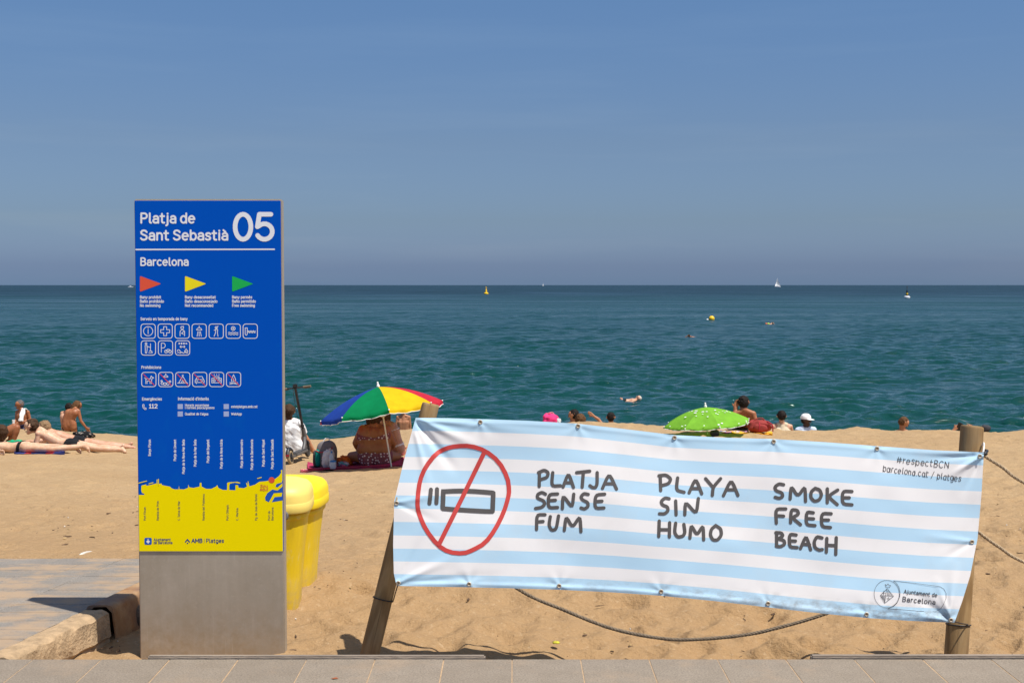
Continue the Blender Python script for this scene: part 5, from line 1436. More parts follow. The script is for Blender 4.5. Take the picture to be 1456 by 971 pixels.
# ------------------------------------------------------------------ scooters
M['sc_dark'] = plain('scooter_black', (.022, .022, .024), .45, var=.15); M['sc_grey'] = plain('scooter_grey', (.10, .095, .09), .5, var=.15); M['tyre_tan'] = plain('dusty_tyre', (.33, .25, .14), .9, var=.2, scale=30); M['tyre_dark'] = plain('dark_tyre', (.05, .045, .04), .9, var=.2, scale=30); M['grip_tan'] = plain('sandy_grip', (.16, .125, .09), .9, var=.2)
def make_scooter(loc_, rz, label, lean=0.0):
    """local x runs from the rear wheel to the front wheel"""
    root = empty('electric_scooter', loc_, label, 'scooter', 'electric scooters parked on the sand', (lean, 0, rz))
    WB = .86
    for x, mt in ((0, 'tyre_tan'), (WB, 'tyre_dark')):
        mb = MB(); ring = [(x + .085 * math.cos(2 * math.pi * k / 28), 0, .108 + .085 * math.sin(2 * math.pi * k / 28)) for k in range(29)]
        mb.tube(ring, .023, 10, caps=False); ty = mb.build('wheel', M[mt], root, smooth=True)
        mb = MB(); mb.tube([(x, -.018, .108), (x, .018, .108)], .062, 20); mb.tube([(x, -.03, .108), (x, .03, .108)], .018, 12); mb.build('rim', M['sc_dark'], ty, smooth=40)
    mb = MB(); mb.box((.40, 0, .125), (.58, .15, .045), bev=.012); mb.box((.06, .045, .115), (.20, .02, .04), bev=.006); mb.box((.06, -.045, .115), (.20, .02, .04), bev=.006)
    dk = mb.build('deck', M['sc_grey'], root, smooth=40)
    mb = MB(); mb.box((.40, 0, .1505), (.50, .12, .006), bev=.002); mb.build('deck_mat', M['sc_dark'], dk, smooth=40)
    mb = MB(); mb.tube(curve_pts([(-.115, 0, .15), (-.06, 0, .225), (.02, 0, .235), (.10, 0, .19)], 20), .03, 8); f_ = mb.build('rear_mudguard', M['sc_dark'], root, smooth=True); 
    mb = MB(); mb.box((-.13, 0, .155), (.012, .05, .03), bev=.004); mb.build('tail_light', M['bag_red_trim'], f_)
    mb = MB(); mb.tube(curve_pts([(WB + .09, 0, .20), (WB + .03, 0, .235), (WB - .07, 0, .215)], 16), .028, 8); mb.build('front_mudguard', M['sc_dark'], root, smooth=True)
    mb = MB(); mb.tube([(.66, 0, .13), (.76, 0, .22), (WB - .055, 0, .33)], .030, 10); mb.tube([(WB - .045, 0, .30), (WB - .08, 0, .46)], .034, 12); mb.build('neck', M['sc_grey'], root, smooth=40)
    for s_ in (-1, 1):
        mb = MB(); mb.tube([(WB, .035 * s_, .108), (WB - .03, .035 * s_, .235), (WB - .045, 0.01 * s_, .30)], .012, 8); mb.build('fork', M['sc_dark'], root, smooth=40)
    mb = MB(); mb.tube([(WB - .08, 0, .44), (WB - .205, 0, 1.10)], .021, 12); st = mb.build('stem', M['sc_dark'], root, smooth=40)
    mb = MB(); mb.box((WB - .10, .0, .50), (.06, .055, .05), bev=.01); mb.build('latch', M['sc_dark'], st, smooth=40)
    hb = MB(); hb.tube([(WB - .205, -.24, 1.105), (WB - .205, .24, 1.105)], .012, 10); h_ = hb.build('handlebar', M['sc_dark'], root, smooth=40)
    for s_ in (-1, 1):
        mb = MB(); mb.tube([(WB - .21, .13 * s_, 1.106), (WB - .225, .255 * s_, 1.106)], .018, 10); mb.build('grip', M['grip_tan'], h_, smooth=40)
        mb = MB(); mb.tube([(WB - .20, .10 * s_, 1.10), (WB - .15, .14 * s_, 1.085), (WB - .15, .22 * s_, 1.085)], .006, 6); mb.build('brake_lever', M['sc_dark'], h_, smooth=40)
    mb = MB(); mb.box((WB - .20, .0, 1.135), (.05, .07, .06), bev=.012); mb.build('display', M['sc_dark'], h_, smooth=40)
    mb = MB(); mb.tube(curve_pts([(WB - .17, .05, 1.09), (WB - .05, .09, .95), (WB - .06, .07, .6), (WB - .05, .05, .40)], 24), .004, 5); mb.build('cable', M['sc_dark'], root, smooth=True)
    mb = MB(); mb.tube([(.45, .06, .11), (.40, .17, .0)], .008, 6); mb.build('kickstand', M['sc_dark'], root)
    return root
g = ground(414, 18.85); g2 = ground(437, 19.66)
make_scooter(g - Vector((0, 0, .012)), math.atan2(g2.y - g.y, g2.x - g.x), 'black electric scooter standing left of the rainbow umbrella', R(-7))
g = ground(352, 18.9)
make_scooter(g - Vector((0, 0, .012)), R(66), 'second electric scooter mostly hidden behind the blue sign', R(-4))

# ------------------------------------------------------------------ litter on the sand and paving
def bits(name, n, fn, mats, kind_label):
    for mi, mt in enumerate(mats):
        mb = MB(); r2 = random.Random(100 + mi)
        for _ in range(n):
            x, y, L, W = fn(r2)
            if x < kerb_x(y) + .16 and y < PATH_END + .02: continue
            z = sand_z(x, y) + .006
            a = r2.uniform(0, 3.14); d = Vector((math.cos(a), math.sin(a), r2.uniform(-.1, .15))) * L
            p = Vector((x, y, z)); k_ = [p + d * (t - .5) + Vector((r2.uniform(-.12, .12) * L, r2.uniform(-.12, .12) * L, r2.uniform(0, .08) * L)) for t in (0, .3, .65, 1)]
            mb.tube(k_, [W * r2.uniform(.3, .8), W * r2.uniform(.7, 1.3), W * r2.uniform(.6, 1.1), W * .3], 5)
        o = mb.build(name, mt, smooth=40); tag(o, kind_label[mi], 'debris', kind='stuff')
M['twig'] = plain('dark_twig', (.10, .06, .034), .9, var=.4); M['straw'] = plain('pale_straw', (.42, .30, .14), .9, var=.3); M['shell'] = plain('shell', (.62, .57, .50), .6, var=.2)
fn = lambda r2: (lambda y: (r2.uniform(-.44, .44) * y, y, r2.uniform(.004, .030), r2.uniform(.0012, .0034)))(5.7 + 7 * r2.random() ** 2.0)
bits('beach_debris', 520, fn, [M['twig']], ['scattered dark twigs and seaweed bits on the sand'])
bits('beach_debris', 110, lambda r2: (lambda y: (r2.uniform(-.44, .44) * y, y, r2.uniform(.02, .055), r2.uniform(.003, .0065)))(5.7 + 5 * r2.random() ** 1.7), [M['twig']], ['scattered larger dark wood chips on the sand'])
bits('beach_debris', 90, lambda r2: (lambda y: (r2.uniform(-.44, .44) * y, y, r2.uniform(.006, .04), r2.uniform(.002, .005)))(5.7 + 6 * r2.random() ** 1.8), [M['straw']], ['scattered pale straw bits on the sand'])
bits('beach_debris', 60, lambda r2: (lambda y: (r2.uniform(-.44, .44) * y, y, r2.uniform(.006, .012), r2.uniform(.004, .007)))(5.7 + 7 * r2.random() ** 1.6), [M['shell']], ['scattered pale shell chips on the sand'])
p = on(118, 788, 0); mb = MB(); mb.tube(curve_pts([(-.02, -.05, .006), (.0, 0, .016), (.012, .06, .012), (.02, .10, .004)], 12), [.004, .006, .009, .010, .010, .009, .008, .008, .007, .006, .006, .005, .005, .004, .004, .004][:len(curve_pts([(0, 0, 0)] * 4, 12))], 8)
o = mb.build('litter', M['shell'], smooth=True); o.location = (p.x, p.y + .02, sand_z(p.x, p.y) + .0); tag(o, 'small white scrap of litter at the end of the path', 'litter')
p = on(476, 965, 0); mb = MB(); mb.add([(-.016, 0, .001), (-.004, -.010, .003), (.016, 0, .001), (.004, .011, .003), (0, 0, .004)], [(0, 1, 4), (1, 2, 4), (2, 3, 4), (3, 0, 4)])
o = mb.build('fallen_leaf', plain('rust_leaf', (.33, .09, .03), .8, var=.2)); o.location = p + Vector((0, 0, .002)); tag(o, 'small rust-red leaf on the grey paving', 'leaf')
p = on(791, 916, -.15); blob('fallen_leaf', (p.x, p.y, -.145), (.035, .03, .012), plain('yellow_leaf', (.5, .45, .03), .8, var=.4, scale=60), 'small yellow-green leaf on the sand below the banner', 'leaf', 61, .6, 3, 2.2, 8)

# ------------------------------------------------------------------ things at sea
M['sail'] = plain('sail', (.80, .79, .77), .7, var=.04); M['hull'] = plain('white_hull', (.75, .76, .78), .4, var=.05); M['buoy_y'] = plain('buoy_yellow', (.85, .52, .01), .5, var=.08); M['buoy_b'] = plain('buoy_black', (.02, .02, .025), .5, var=.1); M['orange_float'] = plain('orange_float', (.8, .16, .04), .5, var=.1); M['lime_float'] = plain('lime_float', (.6, .8, .05), .5, var=.1)
def sailboat(u, Y, H, label, two=True):
    x = xat(u, Y); s = H / 14.0
    root = empty('sailboat', (x, Y, SEA_Z), label, 'sailboat', 'white boats near the horizon')
    mb = MB(); n = 14; vs = []
    for i in range(n + 1):
        t = i / n; w = 1.7 * (math.sin(math.pi * min(1, t * .62 + .18)) ** .8) * (1 - t ** 6); X0 = (t - .5) * 10.5
        vs += [(X0, -w, 1.1 + .35 * t * t), (X0, -w * .55, -.2), (X0, w * .55, -.2), (X0, w, 1.1 + .35 * t * t)]
    fs = []
    for i in range(n):
        for k in range(4): fs.append((i * 4 + k, i * 4 + (k + 1) % 4, (i + 1) * 4 + (k + 1) % 4, (i + 1) * 4 + k))
    fs += [(0, 1, 2, 3), tuple(n * 4 + k for k in (3, 2, 1, 0))]
    mb.add([tuple(c * s for c in v) for v in vs], fs); mb.build('hull', M['hull'], root)
    mb = MB(); mb.tube([(.5 * s, 0, 1 * s), (.5 * s, 0, 14 * s)], .10 * s, 8); mb.build('mast', M['hull'], root)
    def sail(pts, bulge):
        vs, fs = [], []; N = 8
        A, B, C = (Vector(q) * s for q in pts)
        for i in range(N + 1):
            for j in range(N + 1 - i):
                a, b = i / N, j / N; c = 1 - a - b
                p = A * c + B * a + C * b; p.y += bulge * s * 9 * a * b * c * 3
                vs.append(p)
        idx = lambda i, j: sum(N + 1 - q for q in range(i)) + j
        for i in range(N):
            for j in range(N - i):
                fs.append((idx(i, j), idx(i + 1, j), idx(i, j + 1)))
                if j < N - i - 1: fs.append((idx(i + 1, j), idx(i + 1, j + 1), idx(i, j + 1)))
        mb = MB(); mb.add(vs, fs); return mb.build('sail', M['sail'], root, smooth=True)
    sail([(.4, 0, 2.2), (-4.6, .5, 2.2), (.4, 0, 13.6)], 1.0)
    if two: sail([(5.0, 0, 1.7), (.9, .9, 2.2), (.6, 0, 11.5)], 1.2)
    return root
b1 = sailboat(1103.5, 2500, 18.5, 'white sailboat with raised sails on the horizon at right'); b1.rotation_euler = (0, R(-4), R(25))
b2 = sailboat(772, 5200, 14, 'tiny faint sailboat on the horizon in the middle'); b2.rotation_euler = (0, 0, R(70))
x = xat(189, 2500); mboat = empty('motorboat', (x, 2500, SEA_Z), 'tiny white motorboat beside the left edge of the sign', 'boat', 'white boats near the horizon')
mb = MB(); mb.add([(-5, -1.5, 0), (4, -1.5, 0), (6, 0, 1.6), (4, 1.5, 0), (-5, 1.5, 0), (-5, -1.6, 1.5), (4, -1.6, 1.6), (4, 1.6, 1.6), (-5, 1.6, 1.5)], [(0, 1, 6, 5), (1, 2, 6), (2, 3, 7), (3, 4, 8, 7), (4, 0, 5, 8), (5, 6, 2, 7, 8), (0, 4, 3, 2, 1)]); mb.build('hull', M['hull'], mboat)
mb = MB(); mb.box((-.5, 0, 2.3), (3.5, 2.2, 1.5), bev=.3); mb.build('cabin', M['hull'], mboat)
# yellow spar buoy
Yb = 640; r_ = empty('navigation_buoy', (xat(691.5, Yb), Yb, SEA_Z), 'yellow conical buoy left of centre near the horizon', 'buoy', 'buoys at sea')
mb = MB(); mb.lathe([(1.0, -.4), (1.2, 0), (1.15, .55), (.75, .8), (.6, .85)], n=20); mb.build('float', M['buoy_y'], r_, smooth=40)
mb = MB(); mb.lathe([(.55, .8), (.40, 1.8), (.28, 2.5), (.2, 2.6)], n=14); mb.build('tower', M['buoy_y'], r_, smooth=40)
mb = MB()
mb.tube([(0, 0, 2.5), (0, 0, 3.9)], .06, 6); mb.tube([(-.4, 0, 3.0), (.4, 0, 3.7)], .09, 6); mb.tube([(.4, 0, 3.0), (-.4, 0, 3.7)], .09, 6); mb.build('topmark', M['buoy_y'], r_)
# white buoy with a black mast
Yb = 445; r_ = empty('navigation_buoy', (xat(1286.5, Yb), Yb, SEA_Z), 'white buoy with black and yellow mast at far right', 'buoy', 'buoys at sea')
mb = MB(); mb.lathe([(.8, -.3), (1.05, 0), (1.1, .4), (.95, .65), (.5, .8)], n=20); mb.build('float', M['hull'], r_, smooth=40)
mb = MB(); mb.lathe([(.42, .75), (.40, 1.3)], n=12); mb.build('tower', M['buoy_b'], r_)
mb = MB(); mb.lathe([(.40, 1.3), (.36, 1.85)], n=12); mb.build('tower', M['buoy_y'], r_)
mb = MB(); mb.lathe([(.36, 1.85), (.26, 2.7), (.1, 2.75)], n=12); mb.build('tower', M['buoy_b'], r_)
mb = MB(); mb.tube([(0, 0, 2.7), (0, 0, 4.3)], .06, 6); mb.lathe([(.02, 3.3), (.24, 3.3), (.02, 3.8)], n=10); mb.lathe([(.02, 3.85), (.24, 3.85), (.02, 4.35)], n=10); mb.build('topmark', M['buoy_b'], r_)
# round buoy and small float
Yb = 165; r_ = empty('round_buoy', (xat(1010.5, Yb), Yb, SEA_Z), 'round yellow buoy floating off the beach', 'buoy', 'buoys at sea')
mb = MB(); mb.ball((0, 0, .22), .38, 12); mb.build('float', M['buoy_y'], r_, smooth=True)
mb = MB(); mb.tube([(0, 0, .57), (0, 0, .66)], .05, 8); mb.build('lifting_eye', M['buoy_b'], r_)
mb = MB(); mb.ball((0, 0, .05), .16, 8, (1, 1, .8)); o = mb.build('small_float', M['hull'], smooth=True); o.location = (xat(1004.5, 166), 166, SEA_Z); tag(o, 'small white float left of the round yellow buoy', 'float')
# ------------------------------------------------------------------ people
SK = {'pale': m_skin('pale_skin', (.62, .415, .28)), 'fair': m_skin('fair_skin', (.56, .33, .22)), 'tan': m_skin('tanned_skin', (.42, .20, .105)), 'deep': m_skin('deeply_tanned_skin', (.33, .135, .06)), 'brown': m_skin('brown_skin', (.33, .135, .05)), 'dark': m_skin('dark_skin', (.07, .035, .022))}
HR = {'black': m_hair('black_hair', (.016, .012, .010)), 'brown': m_hair('brown_hair', (.055, .030, .016)), 'auburn': m_hair('auburn_hair', (.10, .05, .022)), 'sandy': m_hair('sandy_hair', (.22, .14, .075)), 'grey': m_hair('grey_hair', (.11, .10, .095)), 'white': m_hair('pale_hair', (.5, .45, .38))}
M['eye'] = plain('eye', (.02, .015, .012), .2, var=.05); M['lip'] = plain('lip', (.30, .10, .08), .5, var=.05)
M['bk_cloth'] = FAB('black_cloth', (.012, .012, .014)); M['wh_cloth'] = FAB('white_cloth', (.80, .80, .79), var=.05); M['cream_cloth'] = FAB('cream_cloth', (.62, .53, .38), var=.06); M['sky_cloth'] = FAB('pale_blue_cloth', (.50, .60, .74), var=.06)
M['dots'] = m_dots('polka_dot_cloth', (.20, .065, .075), (.70, .60, .57), 22.0, .24)
M['shorts'] = m_blotch('patterned_shorts', [(.03, .03, .07), (.12, .11, .32), (.02, .02, .03), (.2, .2, .3)], 18); M['blk_lime'] = m_blotch('black_lime_shorts', [(.012, .012, .014), (.012, .012, .014), (.02, .02, .02), (.35, .5, .04)], 12)

def capsule(mb, A, B, ra, rb, n=12, m=4):
    A, B = Vector(A), Vector(B); d = B - A; L = d.length
    if L < 1e-5: d = Vector((0, 0, 1)); B = A + d * 1e-4
    d.normalize(); x = d.orthogonal().normalized(); y = d.cross(x)
    rings = [(A - d * ra * math.cos(math.pi / 2 * i / m), ra * math.sin(math.pi / 2 * i / m)) for i in range(1, m + 1)] + [(B + d * rb * math.sin(math.pi / 2 * i / m), rb * math.cos(math.pi / 2 * i / m)) for i in range(0, m)]
    vs = [A - d * ra]; fs = []
    for c, r in rings: vs += [c + (x * math.cos(2 * math.pi * k / n) + y * math.sin(2 * math.pi * k / n)) * r for k in range(n)]
    vs.append(B + d * rb)
    for k in range(n): fs.append((0, 1 + (k + 1) % n, 1 + k))
    for i in range(len(rings) - 1):
        for k in range(n): k2 = (k + 1) % n; fs.append((1 + i * n + k, 1 + i * n + k2, 1 + (i + 1) * n + k2, 1 + (i + 1) * n + k))
    b = 1 + (len(rings) - 1) * n
    for k in range(n): fs.append((b + k, b + (k + 1) % n, len(vs) - 1))
    mb.add(vs, fs)
def remesh(prims, voxel, smooth=4):
    mb = MB()
    for p in prims: capsule(mb, p[1], p[2], p[3], p[4])
    me = bpy.data.meshes.new('t'); me.from_pydata(mb.v, [], mb.f); me.update()
    o = bpy.data.objects.new('t', me); COL.objects.link(o)
    md = o.modifiers.new('r', 'REMESH'); md.mode = 'VOXEL'; md.voxel_size = voxel; md.use_smooth_shade = True
    sm = o.modifiers.new('s', 'SMOOTH'); sm.factor = .5; sm.iterations = smooth
    dg = bpy.context.evaluated_depsgraph_get(); dg.update()
    ev = o.evaluated_get(dg); m2 = ev.to_mesh()
    V = np.empty(len(m2.vertices) * 3, np.float32); m2.vertices.foreach_get('co', V); V = V.reshape(-1, 3).astype(float)
    N = np.empty(len(m2.vertices) * 3, np.float32); m2.vertices.foreach_get('normal', N); N = N.reshape(-1, 3).astype(float)
    nl = len(m2.loops); ls = np.empty(nl, np.int32); m2.loops.foreach_get('vertex_index', ls)
    tot = np.empty(len(m2.polygons), np.int32); m2.polygons.foreach_get('loop_total', tot)
    F = ls.reshape(-1, 4) if (tot == 4).all() else None
    if F is None:
        st = np.concatenate([[0], np.cumsum(tot)[:-1]]); F = np.array([[ls[s], ls[s + 1], ls[s + 2], ls[s + 3] if t > 3 else ls[s + 2]] for s, t in zip(st, tot)])
        F = F[tot == 4]
    ev.to_mesh_clear(); bpy.data.objects.remove(o, do_unlink=True); bpy.data.meshes.remove(me)
    return V, N, F
def submesh(name, V, N, F, sel, off, mat, parent, noise=0.0, nf=30, origin=(0, 0, 0)):
    keep = sel[F].all(1)
    if not keep.any(): return None
    f = F[keep]; used = np.unique(f); idx = -np.ones(len(V), int); idx[used] = np.arange(len(used))
    P = V[used]; o_ = off
    if noise: o_ = off + noise * fbm(P[:, 0] * nf + P[:, 2] * nf * .7, P[:, 1] * nf + P[:, 2] * nf, 3, 3)[:, None]
    P = P + N[used] * o_
    ob = np_mesh(name, P - np.array(origin), idx[f], mat); link(ob, parent); return ob

def person(label, J, skin='tan', hair='brown', style='short', clothes=(), bulk=1.0, face=(0, 1, 0), up=(0, 0, 1), voxel=.010, snap=True, group='people on the beach', size=1.0, hair_extra=(), base_z=None, extra=()):
    g = {k: (Vector(v) if not isinstance(v, (list, tuple)) or len(v) != 3 else Vector(v)) for k, v in J.items()}
    f = Vector(face).normalized(); h = Vector(up); h = (h - f * h.dot(f)).normalized(); lt = h.cross(f).normalized()   # lt: the person's left... sign does not matter
    pel, wai, che, nek, hd = g['pel'], g['wai'], g['che'], g['nek'], g['head']
    k = size
    latp = (g['hpR'] - g['hpL']).normalized(); latc = (g['shR'] - g['shL']).normalized()
    latw = (latp + latc).normalized()
    P = []
    wp, rp, ww, rw, wc, rc = [q * k for q in (.085 * bulk, .100 * bulk, .062 * bulk, .088 * bulk, .080 * bulk, .098 * bulk)]
    for s in (-1, 0, 1):
        P.append(('pel', pel + latp * wp * s, wai + latw * ww * s, rp, rw))
        P.append(('abd', wai + latw * ww * s, che + latc * wc * s, rw, rc))
    for S in 'LR':
        sh, hp = g['sh' + S], g['hp' + S]
        P.append(('chest', che + (sh - che) * .35, sh, .075 * k * bulk, .050 * k))
        P.append(('chest', nek, sh, .045 * k, .046 * k))
        P.append(('pel', hp, hp + (pel - wai).normalized() * .03, .098 * k * bulk, .095 * k * bulk))
        el, wr = g['el' + S], g['wr' + S]
        bl_ = 1 + (bulk - 1) * .8
        P.append(('uarm', sh, el, .046 * k * bl_, .036 * k * bl_))
        mid = el.lerp(wr, .3)
        P.append(('farm', el, mid, .036 * k * bl_, .037 * k * bl_)); P.append(('farm', mid, wr, .037 * k * bl_, .024 * k))
        d = (g.get('ha' + S, wr + (wr - el)) - wr).normalized()
        l2 = d.cross(Vector((0, 1, 0))); l2 = l2.normalized() if l2.length > .2 else d.cross(Vector((1, 0, 0))).normalized()
        cu = d.cross(l2)
        for s in (-1, 1): P.append(('hand', wr + l2 * .014 * s * k, wr + d * .085 * k + l2 * .026 * s * k, .020 * k, .016 * k))
        for q in range(4):
            b0 = wr + d * .088 * k + l2 * (q - 1.5) * .019 * k; ln = (.030, .036, .033, .026)[q] * k
            b1 = b0 + (d * .97 + cu * .2).normalized() * ln; b2 = b1 + (d * .8 + cu * .6).normalized() * ln * .9
            P.append(('hand', b0, b1, .0095 * k, .009 * k)); P.append(('hand', b1, b2, .009 * k, .0078 * k))
        t0 = wr + d * .022 * k + l2 * .024 * k; t1 = t0 + (d * .6 + l2 * .8).normalized() * .04 * k; t2 = t1 + (d * .9 + l2 * .35).normalized() * .03 * k
        P.append(('hand', t0, t1, .012 * k, .0105 * k)); P.append(('hand', t1, t2, .0105 * k, .009 * k))
        kn, an = g['kn' + S], g['an' + S]
        P.append(('thigh', hp, kn, .084 * k * bulk, .053 * k * bl_))
        calf = kn.lerp(an, .3)
        P.append(('shin', kn, calf, .053 * k * bl_, .056 * k * bl_)); P.append(('shin', calf, an, .056 * k * bl_, .034 * k))
        to = g['to' + S]; d = (to - an).normalized()
        heel = an - d * .03 * k - (kn - an).normalized() * .03 * k
        l3 = d.cross((kn - an).normalized()); l3 = l3.normalized() if l3.length > .1 else Vector((1, 0, 0))
        ball = heel + (to - heel) * .74
        P.append(('foot', heel, ball + l3 * .012 * k, .034 * k, .027 * k)); P.append(('foot', heel, ball - l3 * .016 * k, .032 * k, .026 * k)); P.append(('foot', an, ball, .036 * k, .022 * k))
        for q in range(5): P.append(('foot', ball + l3 * (.026 - q * .0135) * k, to + l3 * (.024 - q * .0125) * k - d * q * .007 * k, .014 * k, (.0125 - .001 * q) * k))
    P.append(('chest', che, nek, .092 * k * bulk, .056 * k))
    P.append(('neck', nek, hd - h * .05 * k - f * .015 * k, .056 * k * (1 + (bulk - 1) * .4), .052 * k))
    P.append(('head', hd + h * .022 * k - f * .022 * k, hd + h * .024 * k + f * .02 * k, .092 * k, .082 * k))
    P.append(('head', hd - h * .055 * k + f * .02 * k, hd - h * .088 * k + f * .062 * k, .056 * k, .030 * k))
    P.append(('head', hd + f * .095 * k - h * .004 * k, hd + f * .113 * k - h * .034 * k, .010 * k, .015 * k))
    P.append(('head', hd + f * .085 * k + h * .02 * k + lt * .03 * k, hd + f * .085 * k + h * .02 * k - lt * .03 * k, .016 * k, .016 * k))
    for s in (-1, 1): P.append(('head', hd + lt * .086 * s * k - h * .02 * k, hd + lt * .092 * s * k + h * .012 * k - f * .01 * k, .012 * k, .017 * k))
    P += list(extra)
    V, N, F = remesh(P, voxel)
    if snap:
        clear = V[:, 2] - sand_base(V[:, 0], V[:, 1])
        gz = np.array([0, 0, -.004 - np.percentile(clear, 2.5)])
    elif base_z is not None:
        gz = np.array([0, 0, base_z - V[:, 2].min()])
    else: gz = np.zeros(3)
    org = np.array([pel.x, pel.y, V[:, 2].min()])
    body = np_mesh('person', V - org, F, SK[skin]); link(body); body.location = tuple(org + gz)
    tag(body, label, 'person', group)
    # which limb each point belongs to
    best = np.full(len(V), 9e9); lab = np.zeros(len(V), int); tt = np.zeros(len(V))
    names = ['pel', 'abd', 'chest', 'neck', 'head', 'uarm', 'farm', 'hand', 'thigh', 'shin', 'foot']
    for p in P:
        if p[0] not in names: continue
        A, B = np.array(p[1]), np.array(p[2]); d = B - A; L2 = max(d @ d, 1e-9)
        t = np.clip((V - A) @ d / L2, 0, 1); dist = np.linalg.norm(V - A - t[:, None] * d, axis=1) - (p[3] + (p[4] - p[3]) * t)
        m = dist < best; best[m] = dist[m]; lab[m] = names.index(p[0]); tt[m] = t[m]
    I = {n_: (lab == i) for i, n_ in enumerate(names)}
    spine = np.array(nek - pel); Ls = np.linalg.norm(spine); sp = (V - np.array(pel)) @ spine / Ls ** 2       # 0 pelvis .. 1 neck
    for (cname, kind, mat, kw) in clothes:
        if kind == 'bottom': sel = (I['pel'] & (sp < kw.get('top', .16))) | (I['thigh'] & (tt < kw.get('leg', .16)))
        elif kind == 'shorts': sel = (I['pel'] & (sp < kw.get('top', .22))) | (I['thigh'] & (tt < kw.get('leg', .75)))
        elif kind == 'bra': sel = (I['abd'] | I['chest']) & (sp > kw.get('lo', .55)) & (sp < kw.get('hi', .70))
        elif kind == 'shirt': sel = I['abd'] | I['chest'] | (I['pel'] & (sp > kw.get('lo', -.05))) | (I['uarm'] & (tt < kw.get('sleeve', .8)))
        elif kind == 'tank':
            sh = np.minimum(np.linalg.norm(V - np.array(g['shL']), axis=1), np.linalg.norm(V - np.array(g['shR']), axis=1))
            sel = (I['abd'] | I['pel'] | (I['chest'] & (sh > .085))) & (sp > -.05)
        elif kind == 'fn': sel = kw['fn'](V, I, sp, tt)
        submesh(cname, V, N, F, sel, kw.get('off', .006), mat, body, kw.get('noise', 0), kw.get('nf', 14), org)
    # hair
    if style != 'none':
        H = [('h', hd + h * .034 * k - f * .026 * k, hd + h * .0 * k - f * .036 * k, .089 * k, .086 * k), ('h', hd + h * .048 * k, hd + h * .058 * k + f * .02 * k, .072 * k, .058 * k)]
        if style in ('bob', 'long', 'bun'): H.append(('h', hd - f * .045 * k, hd - f * .06 * k - h * .07 * k, .088 * k, .055 * k))
        if style in ('bob', 'long'):
            for s in (-1, 1): H.append(('h', hd + lt * .065 * s * k + h * .02 * k - f * .01 * k, hd + lt * .07 * s * k - h * .10 * k - f * .03 * k, .045 * k, .030 * k))
        if style == 'long': H.append(('h', hd - f * .06 * k - h * .05 * k, hd - f * .085 * k - h * .25 * k, .085 * k, .035 * k))
        if style == 'bun': H.append(('h', hd - f * .125 * k + h * .02 * k, hd - f * .135 * k + h * .02 * k, .042 * k, .04 * k))
        r2 = random.Random(len(label))
        for _ in range(26):
            d = Vector((r2.gauss(0, 1), r2.gauss(0, 1), r2.gauss(0, 1))).normalized()
            if d.dot(f) > .35 and d.dot(h) < .5 or d.dot(h) < -.35: continue
            c = hd + h * .03 * k - f * .025 * k + d * .084 * k; H.append(('h', c, c + Vector((r2.uniform(-.02, .02), r2.uniform(-.02, .02), -.02)) * k, .016 * k, .010 * k))
        H += [('h', Vector(a), Vector(b), ra, rb) for a, b, ra, rb in hair_extra]
        HV, HN, HF = remesh(H, max(.008, voxel * .8), 2)
        HV = HV + HN * (.006 * fbm(HV[:, 0] * 60, HV[:, 1] * 60 + HV[:, 2] * 40, 8, 3))[:, None]
        ho = np_mesh('hair', HV - org, HF, HR[hair]); link(ho, body)
    for s in (-1, 1):
        mb = MB(); mb.ball(tuple(hd + f * .096 * k + lt * .033 * s * k + h * .006 * k - Vector(org)), .0115 * k, 6); mb.build('eye', M['eye'], body, smooth=True)
    mb = MB(); a = hd + f * .092 * k - h * .066 * k - Vector(org); capsule(mb, a - lt * .02 * k, a + lt * .02 * k, .007 * k, .007 * k, 8, 3); mb.build('mouth', M['lip'], body, smooth=True)
    return body

def pose(Y0, **kw):
    """photo positions (u, v, extra distance) of the joints at the distance Y0"""
    J = {}
    for k, p in kw.items():
        J[k] = at(p[0], p[1], Y0 + (p[2] if len(p) > 2 else 0))
    return J

# woman in the dotted bikini, sitting with her back to us
b_w = person('seated woman in a brown polka-dot bikini under the rainbow umbrella', pose(18.0, pel=(533.5, 651), wai=(532, 636), che=(532, 621), nek=(531.5, 607.5), head=(530, 594, .03), hpL=(523, 653), hpR=(544, 653), shL=(515.5, 613), shR=(549.5, 613),
    elL=(505.5, 633, .04), wrL=(513, 648, .24), elR=(559.5, 633, .04), wrR=(551, 648, .26), knL=(500, 652, .26), anL=(520, 658, .52), toL=(536, 659, .56), knR=(564, 652, .30), anR=(546, 658, .50), toR=(530, 659, .52)),
    'brown', 'brown', 'bob', [('bikini_bottom', 'bottom', M['dots'], dict(top=.20, leg=.22, off=.006)), ('bikini_top', 'fn', M['dots'], dict(off=.006, fn=lambda V, I, sp, tt: ((I['abd'] | I['chest']) & (sp > .545 - .00 * V[:, 0]) & (sp < .62 + 1.1 * np.abs(V[:, 0] - (531.5 - CX) / F_PX * 18.0) ** 1.0 * .55)) | (I['chest'] & (np.abs(np.abs(V[:, 0] - (531.5 - CX) / F_PX * 18.0) - .125) < .014)))) ], bulk=1.36, face=(-.2, 1, -.1), voxel=.009,
    extra=[('abd', at(519, 641, 17.98), at(545, 641, 17.98), .115, .115), ('abd', at(517, 629, 18.0), at(546, 629, 18.0), .10, .10)])
